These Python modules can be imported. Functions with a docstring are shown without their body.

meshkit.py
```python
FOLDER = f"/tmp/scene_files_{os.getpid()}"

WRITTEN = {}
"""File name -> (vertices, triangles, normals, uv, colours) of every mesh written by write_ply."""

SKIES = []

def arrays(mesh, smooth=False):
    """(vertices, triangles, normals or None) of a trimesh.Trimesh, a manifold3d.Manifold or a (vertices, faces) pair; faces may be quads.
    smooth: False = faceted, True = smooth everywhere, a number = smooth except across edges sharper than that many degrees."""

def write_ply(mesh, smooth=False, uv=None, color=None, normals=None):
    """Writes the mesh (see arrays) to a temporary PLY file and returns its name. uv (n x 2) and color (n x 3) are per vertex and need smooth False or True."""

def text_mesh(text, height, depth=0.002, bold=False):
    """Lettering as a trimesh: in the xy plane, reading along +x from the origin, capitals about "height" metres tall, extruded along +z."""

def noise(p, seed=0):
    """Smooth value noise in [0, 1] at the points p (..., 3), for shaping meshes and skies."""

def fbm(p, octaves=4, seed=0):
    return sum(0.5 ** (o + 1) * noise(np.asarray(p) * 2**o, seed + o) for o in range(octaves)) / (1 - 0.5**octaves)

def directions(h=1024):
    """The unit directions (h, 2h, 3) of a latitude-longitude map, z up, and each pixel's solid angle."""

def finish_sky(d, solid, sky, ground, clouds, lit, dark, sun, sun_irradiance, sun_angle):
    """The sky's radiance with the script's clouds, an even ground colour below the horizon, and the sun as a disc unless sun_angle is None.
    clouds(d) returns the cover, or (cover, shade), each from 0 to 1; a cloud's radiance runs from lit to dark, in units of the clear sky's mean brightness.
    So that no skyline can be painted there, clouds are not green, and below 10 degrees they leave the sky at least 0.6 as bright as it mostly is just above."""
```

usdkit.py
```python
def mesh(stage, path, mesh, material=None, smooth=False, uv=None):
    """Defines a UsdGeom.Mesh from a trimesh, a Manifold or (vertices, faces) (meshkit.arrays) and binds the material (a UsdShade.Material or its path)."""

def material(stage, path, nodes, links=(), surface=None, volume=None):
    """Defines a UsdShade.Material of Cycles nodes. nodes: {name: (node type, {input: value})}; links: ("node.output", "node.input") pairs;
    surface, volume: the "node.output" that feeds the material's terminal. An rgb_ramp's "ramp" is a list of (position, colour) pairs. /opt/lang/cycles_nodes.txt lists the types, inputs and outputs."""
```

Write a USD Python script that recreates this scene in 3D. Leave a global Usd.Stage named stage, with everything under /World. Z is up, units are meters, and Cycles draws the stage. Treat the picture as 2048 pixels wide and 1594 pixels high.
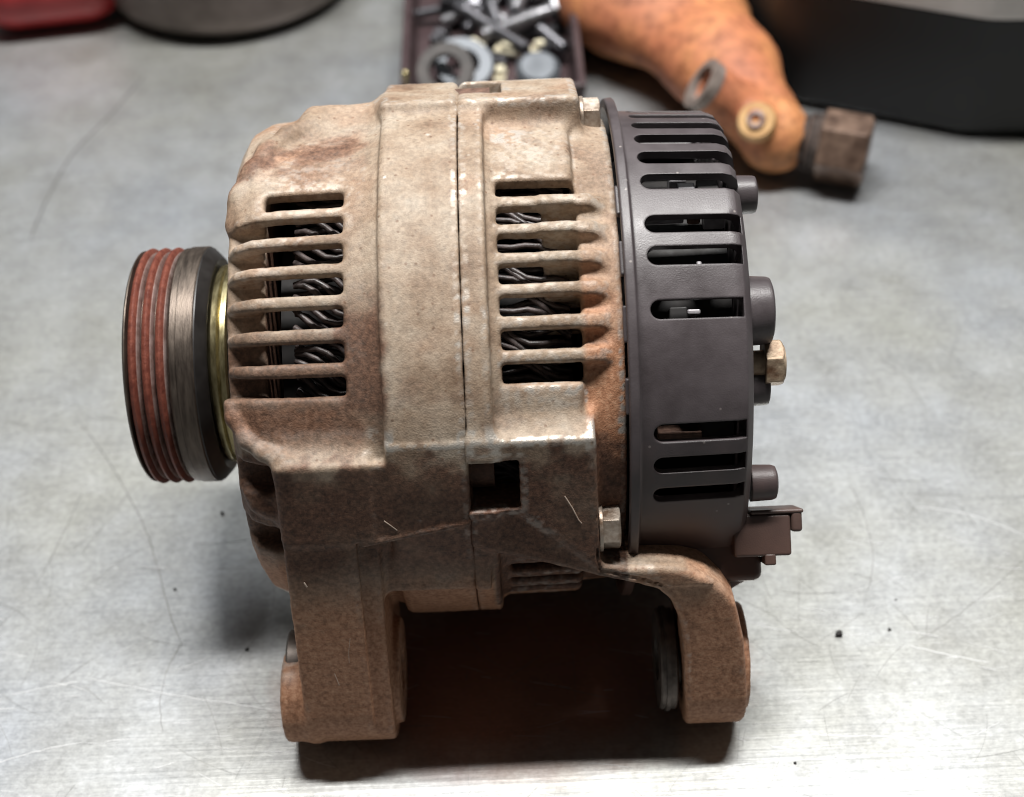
import math, random
import numpy as np, trimesh, manifold3d as m3, usdkit
from scipy import ndimage
from shapely.geometry import Polygon, Point, MultiPoint
from pxr import Usd, UsdGeom, UsdShade, UsdLux, Gf, Sdf, Vt
import meshkit

stage = Usd.Stage.CreateInMemory()
UsdGeom.SetStageUpAxis(stage, UsdGeom.Tokens.z)
UsdGeom.SetStageMetersPerUnit(stage, 1.0)
UsdGeom.Xform.Define(stage, '/World')
UsdGeom.Scope.Define(stage, '/World/Looks')
R = random.Random(7)
RNG = np.random.default_rng(7)

# ------------------------------------------------------------------ camera
PITCH, ROLL, Z0 = math.radians(43.2), math.radians(2.3), 65.5      # Z0: height of the alternator's axis over the bench, mm
FPX, DIST, UOFF = 3000.0, 384.0, -11.9
cp, sp = math.cos(PITCH), math.sin(PITCH)
VX, VU, VN = np.array([1, 0, 0.]), np.array([0, sp, cp]), np.array([0, -cp, sp])


def world(P):
    """(x, N, U) in mm about the alternator's shaft (N, U: two axes across it) -> metres in the world."""
    P = np.asarray(P, float)
    x, N, U = P[..., 0], P[..., 1], P[..., 2]
    return np.stack([x, -N * cp + U * sp, Z0 + N * sp + U * cp], -1) / 1000.0


cam_pos = (VU * UOFF + VN * DIST + np.array([0, 0, Z0])) / 1000
cx, cy = math.cos(ROLL) * VX - math.sin(ROLL) * VU, math.sin(ROLL) * VX + math.cos(ROLL) * VU
cam = UsdGeom.Camera.Define(stage, '/World/camera')
M = Gf.Matrix4d(1.0)
for i, a in enumerate((cx, cy, VN, cam_pos)):
    for j in range(3):
        M[i, j] = float(a[j])
cam.AddTransformOp().Set(M)
cam.CreateHorizontalApertureAttr(20.48)
cam.CreateVerticalApertureAttr(15.94)
cam.CreateFocalLengthAttr(FPX / 100)
cam.CreateClippingRangeAttr(Gf.Vec2f(0.02, 50))
cam.CreateFocusDistanceAttr(0.338)
cam.CreateFStopAttr(6.5)
cam.CreateExposureAttr(0.0)

# ------------------------------------------------------------------ light: one long ceiling lamp, a smaller one further off, dim room light
def rect_lamp(name, pos, target, w, h, power, col):
    l = UsdLux.RectLight.Define(stage, '/World/' + name)
    l.CreateWidthAttr(w); l.CreateHeightAttr(h); l.CreateIntensityAttr(power); l.CreateColorAttr(Gf.Vec3f(*col))
    l.CreateNormalizeAttr(True)
    z = np.array(pos, float) - np.array(target, float); z /= np.linalg.norm(z)
    x = np.array([1.0, 0, 0]); y = np.cross(z, x); y /= np.linalg.norm(y); x = np.cross(y, z)
    m = Gf.Matrix4d(1.0)
    for i, a in enumerate((x, y, z, pos)):
        for j in range(3):
            m[i, j] = float(a[j])
    l.AddTransformOp().Set(m)
    return l


rect_lamp('ceiling_lamp', (0.05, 0.22, 1.30), (0, 0, 0), 0.9, 0.10, 11.8, (1.0, 0.98, 0.955))
rect_lamp('ceiling_lamp_001', (0.0, 1.55, 1.8), (0, 0.0, 0), 2.2, 1.0, 2.35, (0.95, 0.98, 1.0))
dome = UsdLux.DomeLight.Define(stage, '/World/room_light')
dome.CreateIntensityAttr(1.0)
dm = usdkit.material(stage, '/World/Looks/room_light', {
    'bg': ('background_shader', {'color': (1.0, 0.975, 0.94), 'strength': 0.06})}, surface='bg.background')
UsdShade.MaterialBindingAPI.Apply(dome.GetPrim()).Bind(dm)

# ------------------------------------------------------------------ helpers: prims
_count = {}


def numbered(path):
    n = _count.get(path, -1) + 1
    _count[path] = n
    return path if n == 0 else '%s_%03d' % (path, n)


def put(name, mesh, mat, parent='/World', smooth=False, normals=None, stain_and_light=None):
    """One Mesh prim; mesh in metres. stain: per-vertex colours of dust, oil, bare metal and painted light."""
    path = numbered(str(parent) + '/' + name)
    if normals is None and stain_and_light is None:
        m = usdkit.mesh(stage, path, mesh, mat, smooth=smooth)
        return m.GetPrim()
    v, f = mesh
    m = usdkit.mesh(stage, path, (v, f), mat, smooth=False)
    if normals is not None:
        m.CreateNormalsAttr(Vt.Vec3fArray.FromNumpy(np.asarray(normals, np.float32)))
        m.SetNormalsInterpolation('vertex')
    if stain_and_light is not None:
        UsdGeom.PrimvarsAPI(m).CreatePrimvar('stain_and_light', Sdf.ValueTypeNames.Color3fArray, 'vertex').Set(Vt.Vec3fArray.FromNumpy(np.asarray(stain_and_light, np.float32)))
    return m.GetPrim()


def tag(p, label=None, cat=None, group=None, kind=None):
    for k, v in (('label', label), ('category', cat), ('group', group), ('kind', kind)):
        if v:
            p.SetCustomDataByKey(k, v)
    return p


def thing(name, label, cat, loc=(0, 0, 0), rz=0, group=None):
    x = UsdGeom.Xform.Define(stage, numbered('/World/' + name))
    x.AddTranslateOp().Set(Gf.Vec3d(*loc))
    x.AddRotateZOp().Set(math.degrees(rz))
    return tag(x.GetPrim(), label, cat, group)


def tomesh(man):
    m = man.to_mesh()
    return trimesh.Trimesh(np.array(m.vert_properties[:, :3]), np.array(m.tri_verts), process=False)


def toman(t):
    return m3.Manifold(m3.Mesh(np.asarray(t.vertices, np.float32), np.asarray(t.faces, np.uint32)))


def lathe(profile, n=96, axis='x'):
    """Closed ring from a closed (x, r) profile turned about x (mm, shaft frame) as (x, N, U)."""
    pr = np.asarray(profile, float)
    a = np.linspace(0, 2 * np.pi, n, endpoint=False)
    k = len(pr)
    v = np.stack([np.repeat(pr[None, :, 0], n, 0), pr[None, :, 1] * np.cos(a)[:, None], pr[None, :, 1] * np.sin(a)[:, None]], -1).reshape(-1, 3)
    i, j = np.meshgrid(np.arange(n), np.arange(k), indexing='ij')
    i2, j2 = (i + 1) % n, (j + 1) % k
    q = np.stack([i * k + j, i * k + j2, i2 * k + j2, i2 * k + j], -1).reshape(-1, 4)
    f = np.vstack([q[:, [0, 1, 2]], q[:, [0, 2, 3]]])
    t = trimesh.Trimesh(v, f, process=False)
    if t.volume < 0:
        t.invert()
    return t


def W(t):
    """shaft-frame mm mesh -> world metres (the frame is left-handed: flip)"""
    return trimesh.Trimesh(world(t.vertices), t.faces[:, ::-1] if False else t.faces, process=False)


def tube(pts, r, n=8, cap=True):
    pts = np.asarray(pts, float)
    rr = np.broadcast_to(np.asarray(r, float), (len(pts),))
    tan = np.gradient(pts, axis=0)
    tan /= np.linalg.norm(tan, axis=1, keepdims=True)
    up = np.array([0.3, 0.2, 0.93]) if abs(tan[0] @ np.array([0.3, 0.2, 0.93])) < 0.9 else np.array([1.0, 0, 0])
    rings = []
    for p, t, q in zip(pts, tan, rr):
        a = np.cross(t, up); a /= np.linalg.norm(a); b = np.cross(t, a)
        up = -np.cross(t, a) if False else up
        w = np.linspace(0, 2 * np.pi, n, endpoint=False)
        rings.append(p + q * (np.cos(w)[:, None] * a + np.sin(w)[:, None] * b))
    v = np.vstack(rings)
    m = len(pts)
    i, j = np.meshgrid(np.arange(m - 1), np.arange(n), indexing='ij')
    j2 = (j + 1) % n
    q = np.stack([i * n + j, i * n + j2, (i + 1) * n + j2, (i + 1) * n + j], -1).reshape(-1, 4)
    f = [q[:, [0, 1, 2]], q[:, [0, 2, 3]]]
    if cap:
        v = np.vstack([v, pts[:1], pts[-1:]])
        c0, c1 = m * n, m * n + 1
        jj = np.arange(n)
        f.append(np.stack([np.full(n, c0), (jj + 1) % n, jj], -1))
        f.append(np.stack([np.full(n, c1), (m - 1) * n + jj, (m - 1) * n + (jj + 1) % n], -1))
    t = trimesh.Trimesh(v, np.vstack(f), process=False)
    if t.volume < 0:
        t.invert()
    return t


def rbox(x0, x1, y0, y1, z0, z1, r=0.5, seg=8):
    s = m3.Manifold.sphere(r, seg)
    parts = [s.translate([x, y, z]) for x in (x0 + r, x1 - r) for y in (y0 + r, y1 - r) for z in (z0 + r, z1 - r)]
    return m3.Manifold.batch_hull(parts)


def hexprism(af, h, ch=0.6):
    """hexagon bolt head along +z from 0 to h with a chamfered top"""
    c = af / math.sqrt(3)
    hexa = m3.CrossSection.circle(c, 6).extrude(h)
    cone = m3.Manifold.revolve(m3.CrossSection([[(0, -0.1), (c * 1.01, -0.1), (c * 1.01, h - ch * 0.6), (c * 0.86, h), (0, h)]]), 48)
    return hexa ^ cone


def along_x(man, x, N, U):
    """turn +z of a mesh into +x and set it at (x, N, U)"""
    t = tomesh(man)
    v = np.stack([t.vertices[:, 2] + x, t.vertices[:, 0] + N, t.vertices[:, 1] + U], -1)
    return trimesh.Trimesh(v, t.faces, process=False)


def fixed(t):
    """world metres with outward faces"""
    w = trimesh.Trimesh(world(t.vertices), t.faces, process=False)
    if w.volume < 0:
        w.invert()
    return w


# ------------------------------------------------------------------ helpers: distance-field casting
def smin(a, b, k):
    if k <= 0:
        return np.minimum(a, b)
    h = np.maximum(k - np.abs(a - b), 0) / k
    return np.minimum(a, b) - h * h * k * 0.25


def smax(a, b, k):
    return -smin(-a, -b, k)


def poly_sd(poly, A, B):
    """signed distance to a polygon for arrays A, B"""
    p = np.asarray(poly, np.float32)
    d = np.full(np.broadcast(A, B).shape, 1e9, np.float32)
    s = np.ones(d.shape, np.float32)
    n = len(p)
    for i in range(n):
        a, b = p[i], p[i - 1]
        e = b - a
        wx, wy = A - a[0], B - a[1]
        t = np.clip((wx * e[0] + wy * e[1]) / max(e @ e, 1e-12), 0, 1)
        d = np.minimum(d, (wx - e[0] * t) ** 2 + (wy - e[1] * t) ** 2)
        c1, c2, c3 = B >= a[1], B < b[1], e[0] * wy > e[1] * wx
        flip = (c1 & c2 & c3) | (~c1 & ~c2 & ~c3)
        s = np.where(flip, -s, s)
    return s * np.sqrt(d)


def extr(sd2, sdx, r=0.8):
    """an extrusion of one distance by another with rounded edges"""
    a, b = sd2 + r, sdx + r
    return np.sqrt(np.maximum(a, 0) ** 2 + np.maximum(b, 0) ** 2) + np.minimum(np.maximum(a, b), 0) - r


def slab(V, a, b):
    return np.maximum(a - V, V - b)


class Field:
    def __init__(s, lo, hi, h):
        s.h, s.lo = h, np.array(lo, float)
        s.n = [int(math.ceil((b - a) / h)) + 1 for a, b in zip(lo, hi)]
        ax = [np.float32(a) + np.float32(h) * np.arange(n, dtype=np.float32) for a, n in zip(lo, s.n)]
        s.ax = ax
        s.f = np.full(s.n, 50, np.float32)

    def view(s, box):
        sl = []
        for (a, b), l, n in zip(box, s.lo, s.n):
            i, j = int(max(0, math.floor((a - l) / s.h))), int(min(n, math.ceil((b - l) / s.h) + 1))
            sl.append(slice(i, max(j, i)))
        sl = tuple(sl)
        X, N, U = s.ax[0][sl[0]][:, None, None], s.ax[1][sl[1]][None, :, None], s.ax[2][sl[2]][None, None, :]
        return sl, X, N, U

    def add(s, fn, box, k=0.0):
        sl, X, N, U = s.view(box)
        s.f[sl] = smin(s.f[sl], fn(X, N, U), k)

    def cut(s, fn, box, k=0.0):
        sl, X, N, U = s.view(box)
        s.f[sl] = smax(s.f[sl], -fn(X, N, U), k)

    def turn(s, poly):
        """fill with a solid of revolution about x from an (x, r) polygon"""
        X = s.ax[0]
        rad = np.sqrt(s.ax[1][:, None] ** 2 + s.ax[2][None, :] ** 2)
        rr = np.arange(0, rad.max() + 1, 0.25, dtype=np.float32)
        T = poly_sd(poly, X[:, None], rr[None, :])
        q = rad / 0.25
        i = q.astype(int)
        t = (q - i).astype(np.float32)
        for k in range(len(X)):
            row = T[k]
            s.f[k] = np.minimum(s.f[k], row[i] * (1 - t) + row[i + 1] * t)

    def sample(s, P, g=None):
        c = ((P - s.lo) / s.h).T
        return ndimage.map_coordinates(s.f if g is None else g, c, order=1, mode='nearest')

    def grad(s, P, e):
        G = np.zeros_like(P)
        for k in range(3):
            d = np.zeros(3); d[k] = e
            G[:, k] = s.sample(P + d) - s.sample(P - d)
        return G / (2 * e)

    def surface(s):
        f = s.f
        ins = f < 0
        c = np.zeros([n - 1 for n in f.shape], np.uint8)
        for a in (0, 1):
            for b in (0, 1):
                for d in (0, 1):
                    c += ins[a:a + c.shape[0], b:b + c.shape[1], d:d + c.shape[2]]
        act = (c > 0) & (c < 8)
        idx = np.full(c.shape, -1, np.int32)
        cells = np.argwhere(act)
        idx[act] = np.arange(len(cells))
        acc = np.zeros((len(cells), 3)); cnt = np.zeros(len(cells))
        corner = {o: f[cells[:, 0] + o[0], cells[:, 1] + o[1], cells[:, 2] + o[2]] for o in np.ndindex(2, 2, 2)}
        for o in np.ndindex(2, 2, 2):
            for k in range(3):
                if o[k] == 0:
                    o2 = list(o); o2[k] = 1; o2 = tuple(o2)
                    va, vb = corner[o], corner[o2]
                    cr = (va < 0) != (vb < 0)
                    t = np.where(cr, va / np.where(cr, va - vb, 1), 0)
                    p = np.array(o, float)[None] + np.zeros((len(cells), 1))
                    p[:, k] += t
                    acc += p * cr[:, None]; cnt += cr
        V = (cells + acc / cnt[:, None]) * s.h + s.lo
        F = []
        for k in range(3):
            a, b = (k + 1) % 3, (k + 2) % 3
            sl0, sl1 = [slice(1, -1)] * 3, [slice(1, -1)] * 3
            sl0[k], sl1[k] = slice(0, -1), slice(1, None)
            s0, s1 = ins[tuple(sl0)], ins[tuple(sl1)]
            for up in (True, False):
                e = np.argwhere((s0 & ~s1) if up else (~s0 & s1))
                off = np.ones(3, int); off[k] = 0
                e = e + off
                def cell(da, db):
                    q = e.copy(); q[:, a] -= da; q[:, b] -= db
                    return idx[q[:, 0], q[:, 1], q[:, 2]]
                q = np.stack([cell(1, 1), cell(0, 1), cell(0, 0), cell(1, 0)], -1)
                F.append(q if up else q[:, ::-1])
        Q = np.vstack(F)
        for _ in range(2):
            G = s.grad(V, s.h * 0.5)
            g2 = np.maximum((G ** 2).sum(1), 0.05)
            V -= np.clip(s.sample(V) / g2, -s.h * 0.5, s.h * 0.5)[:, None] * G
        G = s.grad(V, s.h * 0.9)
        Nn = G / np.maximum(np.linalg.norm(G, axis=1, keepdims=True), 1e-9)
        # convexity: how far the distance a step inside falls short
        e = 2.2
        inside = -s.sample(V - Nn * e)
        outside = s.sample(V + Nn * e)
        curv = (outside - inside) / e
        return V, Q, Nn, curv


def fbm(P, scale, oct=4, seed=0):
    return meshkit.fbm(np.asarray(P) * scale, oct, seed)


def ss(x, a, b):
    t = np.clip((x - a) / (b - a), 0, 1)
    return t * t * (3 - 2 * t)


# ------------------------------------------------------------------ materials
def cast_material(name):
    """dirty sand-cast aluminium; stain.r orange dust, stain.g dark oily film and painted inner shade, stain.b rubbed bare metal and painted edge highlights"""
    n = {
        'co': ('texture_coordinate', {}),
        'at': ('attribute', {'attribute': 'stain_and_light'}),
        'sep': ('separate_color', {}),
        'n1': ('noise_texture', {'scale': 70.0, 'detail': 5.0, 'roughness': 0.6}),
        'n2': ('noise_texture', {'scale': 900.0, 'detail': 4.0, 'roughness': 0.65}),
        'n3': ('noise_texture', {'scale': 2600.0, 'detail': 2.0, 'roughness': 0.6}),
        'base': ('rgb_ramp', {'ramp': [(0.30, (0.165, 0.112, 0.074)), (0.44, (0.280, 0.212, 0.152)), (0.57, (0.355, 0.290, 0.222)), (0.74, (0.395, 0.355, 0.295))]}),
        'vor': ('voronoi_texture', {'scale': 520.0, 'randomness': 1.0}),
        'vr': ('map_range', {'from_min': 0.10, 'from_max': 0.24, 'to_min': 1.0, 'to_max': 0.0, 'clamp': True}),
        'vsel': ('separate_color', {}),
        'vth': ('math', {'math_type': 'greater_than', 'value2': 0.55}),
        'vmask': ('math', {'math_type': 'multiply'}),
        'vm2': ('math', {'math_type': 'multiply', 'value2': 0.75}),
        'c1': ('mix_color', {'b': (0.16, 0.10, 0.065)}),
        'gr': ('map_range', {'from_min': 0.3, 'from_max': 0.7, 'to_min': 0.74, 'to_max': 1.18, 'clamp': True}),
        'c2': ('mix_color', {'blend_type': 'multiply', 'fac': 1.0}),
        'orn': ('rgb_ramp', {'ramp': [(0.3, (0.22, 0.098, 0.050)), (0.5, (0.40, 0.195, 0.108)), (0.7, (0.52, 0.295, 0.180))]}),
        'c3': ('mix_color', {}),
        'oil': ('rgb_ramp', {'ramp': [(0.3, (0.044, 0.021, 0.013)), (0.5, (0.108, 0.053, 0.033)), (0.7, (0.19, 0.096, 0.060))]}),
        'c4': ('mix_color', {}),
        'c5': ('mix_color', {'b': (0.62, 0.59, 0.54)}),
        'met': ('math', {'math_type': 'multiply', 'value2': 0.75}),
        'rough': ('map_range', {'from_min': 0.0, 'from_max': 1.0, 'to_min': 0.62, 'to_max': 0.36}),
        'hm': ('math', {'math_type': 'multiply_add', 'value2': 0.5}),
        'bump': ('bump', {'strength': 0.36, 'distance': 0.00035}),
        'p': ('principled_bsdf', {'specular_ior_level': 0.35}),
    }
    l = [('co.object', f'{k}.vector') for k in ('n1', 'n2', 'n3', 'vor')] + [
        ('at.color', 'sep.color'), ('n1.fac', 'base.fac'), ('vor.distance', 'vr.value'), ('vor.color', 'vsel.color'), ('vsel.r', 'vth.value1'),
        ('vr.result', 'vmask.value1'), ('vth.value', 'vmask.value2'), ('vmask.value', 'vm2.value1'), ('vm2.value', 'c1.fac'), ('base.color', 'c1.a'),
        ('n2.fac', 'gr.value'), ('c1.result', 'c2.a'), ('gr.result', 'c2.b'), ('n2.fac', 'orn.fac'), ('sep.r', 'c3.fac'), ('c2.result', 'c3.a'), ('orn.color', 'c3.b'),
        ('n2.fac', 'oil.fac'), ('sep.g', 'c4.fac'), ('c3.result', 'c4.a'), ('oil.color', 'c4.b'), ('sep.b', 'c5.fac'), ('c4.result', 'c5.a'),
        ('sep.b', 'met.value1'), ('met.value', 'p.metallic'), ('sep.b', 'rough.value'), ('rough.result', 'p.roughness'),
        ('n2.fac', 'hm.value1'), ('n3.fac', 'hm.value3'), ('hm.value', 'bump.height'), ('bump.normal', 'p.normal'), ('c5.result', 'p.base_color')]
    return usdkit.material(stage, '/World/Looks/' + name, n, l, surface='p.BSDF')


def plain(name, c1, c2, scale=300.0, rough=(0.4, 0.6), metallic=0.0, bump=0.0, spec=0.5, detail=4.0, stretch=None, bevel=0.0, bscale=None, coat=0.0):
    n = {'co': ('texture_coordinate', {}),
         'mp': ('mapping', {'scale': stretch or (1, 1, 1)}),
         'n': ('noise_texture', {'scale': scale, 'detail': detail, 'roughness': 0.62}),
         'r': ('rgb_ramp', {'ramp': [(0.32, c1), (0.68, c2)]}),
         'rr': ('map_range', {'from_min': 0.3, 'from_max': 0.7, 'to_min': rough[0], 'to_max': rough[1], 'clamp': True}),
         'p': ('principled_bsdf', {'metallic': metallic, 'specular_ior_level': spec, 'coat_weight': coat})}
    l = [('co.object', 'mp.vector'), ('mp.vector', 'n.vector'), ('n.fac', 'r.fac'), ('r.color', 'p.base_color'), ('n.fac', 'rr.value'), ('rr.result', 'p.roughness')]
    nrm = None
    if bevel:
        n['bv'] = ('bevel', {'samples': 6, 'radius': bevel}); nrm = 'bv.bevel'
    if bump:
        n['n2'] = ('noise_texture', {'scale': bscale or scale * 3, 'detail': 3.0, 'roughness': 0.6})
        l.append(('mp.vector', 'n2.vector'))
        n['b'] = ('bump', {'strength': bump, 'distance': 0.0003}); l.append(('n2.fac', 'b.height'))
        if nrm:
            l.append((nrm, 'b.normal'))
        nrm = 'b.normal'
    if nrm:
        l.append((nrm, 'p.normal'))
    return usdkit.material(stage, '/World/Looks/' + name, n, l, surface='p.BSDF')


CAST = cast_material('cast_aluminium')
def cover_material(name, c0, c1, dust):
    return usdkit.material(stage, '/World/Looks/' + name, {
        'co': ('texture_coordinate', {}), 'n': ('noise_texture', {'scale': 90.0, 'detail': 5.0, 'roughness': 0.65}), 'g': ('noise_texture', {'scale': 3200.0, 'detail': 2.0}),
        'r': ('rgb_ramp', {'ramp': [(0.32, c0), (0.68, c1)]}), 'sx': ('separate_xyz', {}),
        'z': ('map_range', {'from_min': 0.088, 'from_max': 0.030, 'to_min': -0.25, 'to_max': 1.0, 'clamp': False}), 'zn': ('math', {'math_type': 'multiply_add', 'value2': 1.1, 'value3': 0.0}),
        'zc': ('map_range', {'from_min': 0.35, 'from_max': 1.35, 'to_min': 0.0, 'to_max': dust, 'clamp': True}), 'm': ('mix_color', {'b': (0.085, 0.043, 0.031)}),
        'v': ('voronoi_texture', {'scale': 330.0}), 'vs': ('separate_color', {}), 'vt': ('math', {'math_type': 'greater_than', 'value2': 0.78}), 'vd': ('map_range', {'from_min': 0.06, 'from_max': 0.13, 'to_min': 0.8, 'to_max': 0.0, 'clamp': True}),
        'vm': ('math', {'math_type': 'multiply'}), 'm2': ('mix_color', {'b': (0.26, 0.23, 0.215)}), 'rr': ('map_range', {'from_min': 0.3, 'from_max': 0.7, 'to_min': 0.33, 'to_max': 0.52, 'clamp': True}),
        'bv': ('bevel', {'samples': 6, 'radius': 0.0006}), 'bp': ('bump', {'strength': 0.16, 'distance': 0.0003}), 'p': ('principled_bsdf', {'specular_ior_level': 0.55})},
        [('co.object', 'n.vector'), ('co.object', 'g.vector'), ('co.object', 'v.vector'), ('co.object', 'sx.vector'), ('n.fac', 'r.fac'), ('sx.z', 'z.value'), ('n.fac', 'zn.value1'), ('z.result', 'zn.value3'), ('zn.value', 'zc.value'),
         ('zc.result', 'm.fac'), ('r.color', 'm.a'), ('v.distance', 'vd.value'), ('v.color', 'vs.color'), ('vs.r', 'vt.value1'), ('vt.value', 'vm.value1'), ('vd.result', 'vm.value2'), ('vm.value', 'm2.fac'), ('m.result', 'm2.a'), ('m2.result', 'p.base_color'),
         ('n.fac', 'rr.value'), ('rr.result', 'p.roughness'), ('g.fac', 'bp.height'), ('bv.bevel', 'bp.normal'), ('bp.normal', 'p.normal')], surface='p.BSDF')


COVER = cover_material('grey_plastic', (0.050, 0.041, 0.043), (0.080, 0.067, 0.071), 0.85)
COVERB = cover_material('grey_plastic_dusty', (0.060, 0.044, 0.042), (0.090, 0.068, 0.063), 1.0)
BLACK = plain('black_core', (0.006, 0.005, 0.005), (0.014, 0.012, 0.011), 300, (0.6, 0.8))
BLACKPAINT = plain('black_oily_steel', (0.012, 0.011, 0.011), (0.028, 0.026, 0.025), 120, (0.35, 0.5))
COPPER = plain('varnished_winding', (0.012, 0.009, 0.008), (0.085, 0.065, 0.062), 500, (0.35, 0.55), bump=0.3)
REDOX = plain('red_oxide', (0.105, 0.024, 0.015), (0.21, 0.058, 0.034), 500, (0.5, 0.68), bump=0.5, bscale=1800)
STEELP = plain('worn_pulley_steel', (0.075, 0.060, 0.050), (0.15, 0.122, 0.10), 160, (0.38, 0.5), metallic=0.8, stretch=(6, 1, 1), bump=0.2)
STEELB = plain('bright_rib_steel', (0.26, 0.17, 0.145), (0.46, 0.36, 0.33), 300, (0.25, 0.4), metallic=0.5)
ZINC = plain('yellow_zinc', (0.30, 0.25, 0.12), (0.52, 0.46, 0.27), 200, (0.22, 0.38), metallic=0.9, stretch=(5, 1, 1))
BOLT = plain('tarnished_bolt', (0.20, 0.13, 0.085), (0.55, 0.49, 0.42), 240, (0.35, 0.55), metallic=0.55, bump=0.4, bevel=0.0004)
NUT = plain('dirty_brass', (0.17, 0.09, 0.05), (0.52, 0.41, 0.29), 260, (0.4, 0.6), metallic=0.35, bump=0.5, bevel=0.0006)
RUSTBR = plain('brown_rust', (0.07, 0.036, 0.024), (0.17, 0.095, 0.066), 600, (0.6, 0.8), bump=0.5)
BUSH = plain('dull_bushing', (0.10, 0.085, 0.075), (0.22, 0.19, 0.17), 300, (0.4, 0.55), metallic=0.7)
CLIP = plain('grey_inner_parts', (0.20, 0.19, 0.20), (0.34, 0.33, 0.34), 300, (0.4, 0.6), metallic=0.3)
RUST = usdkit.material(stage, '/World/Looks/orange_rust', {
    'co': ('texture_coordinate', {}), 'a': ('noise_texture', {'scale': 20.0, 'detail': 5.0, 'roughness': 0.62}), 'b': ('noise_texture', {'scale': 210.0, 'detail': 6.0, 'roughness': 0.7}), 'c': ('noise_texture', {'scale': 1300.0, 'detail': 3.0}),
    'ra': ('rgb_ramp', {'ramp': [(0.32, (0.34, 0.115, 0.060)), (0.48, (0.42, 0.16, 0.075)), (0.58, (0.50, 0.215, 0.085)), (0.70, (0.50, 0.27, 0.14))]}),
    'rb': ('rgb_ramp', {'ramp': [(0.32, (0.50, 0.42, 0.38)), (0.5, (1, 1, 1)), (0.68, (1.25, 1.2, 1.15))]}), 'm': ('mix_color', {'blend_type': 'multiply', 'fac': 1.0, 'use_clamp': False}),
    'bp': ('bump', {'strength': 0.6, 'distance': 0.0004}), 'p': ('principled_bsdf', {'roughness': 0.6, 'specular_ior_level': 0.4})},
    [('co.object', 'a.vector'), ('co.object', 'b.vector'), ('co.object', 'c.vector'), ('a.fac', 'ra.fac'), ('b.fac', 'rb.fac'), ('ra.color', 'm.a'), ('rb.color', 'm.b'), ('m.result', 'p.base_color'), ('c.fac', 'bp.height'), ('bp.normal', 'p.normal')], surface='p.BSDF')
YELRUST = plain('yellow_rust', (0.38, 0.19, 0.06), (0.60, 0.38, 0.16), 160, (0.45, 0.6), bump=0.4, bscale=900)
RUBBER = plain('black_rubber', (0.03, 0.027, 0.026), (0.10, 0.09, 0.085), 250, (0.45, 0.65))
THREAD = plain('dark_thread_steel', (0.035, 0.028, 0.025), (0.20, 0.165, 0.15), 260, (0.35, 0.5), metallic=0.5)
NUTBR = plain('rusty_brown_nut', (0.060, 0.034, 0.024), (0.22, 0.145, 0.105), 130, (0.4, 0.6), metallic=0.4, bump=0.4, bevel=0.0012)
CASEBL = plain('black_case_plastic', (0.005, 0.0055, 0.006), (0.010, 0.0105, 0.0115), 60, (0.5, 0.65), bevel=0.003)
CASELID = plain('pale_lid', (0.58, 0.54, 0.51), (0.68, 0.64, 0.61), 40, (0.4, 0.55), bevel=0.003)
POT = plain('brown_grey_steel', (0.085, 0.066, 0.058), (0.20, 0.165, 0.15), 45, (0.42, 0.6), metallic=0.45, detail=6)
REDP = plain('red_plastic', (0.26, 0.016, 0.018), (0.36, 0.028, 0.03), 60, (0.35, 0.5))
BLUEP = plain('blue_plastic', (0.03, 0.10, 0.34), (0.05, 0.15, 0.45), 60, (0.3, 0.45))
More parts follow.
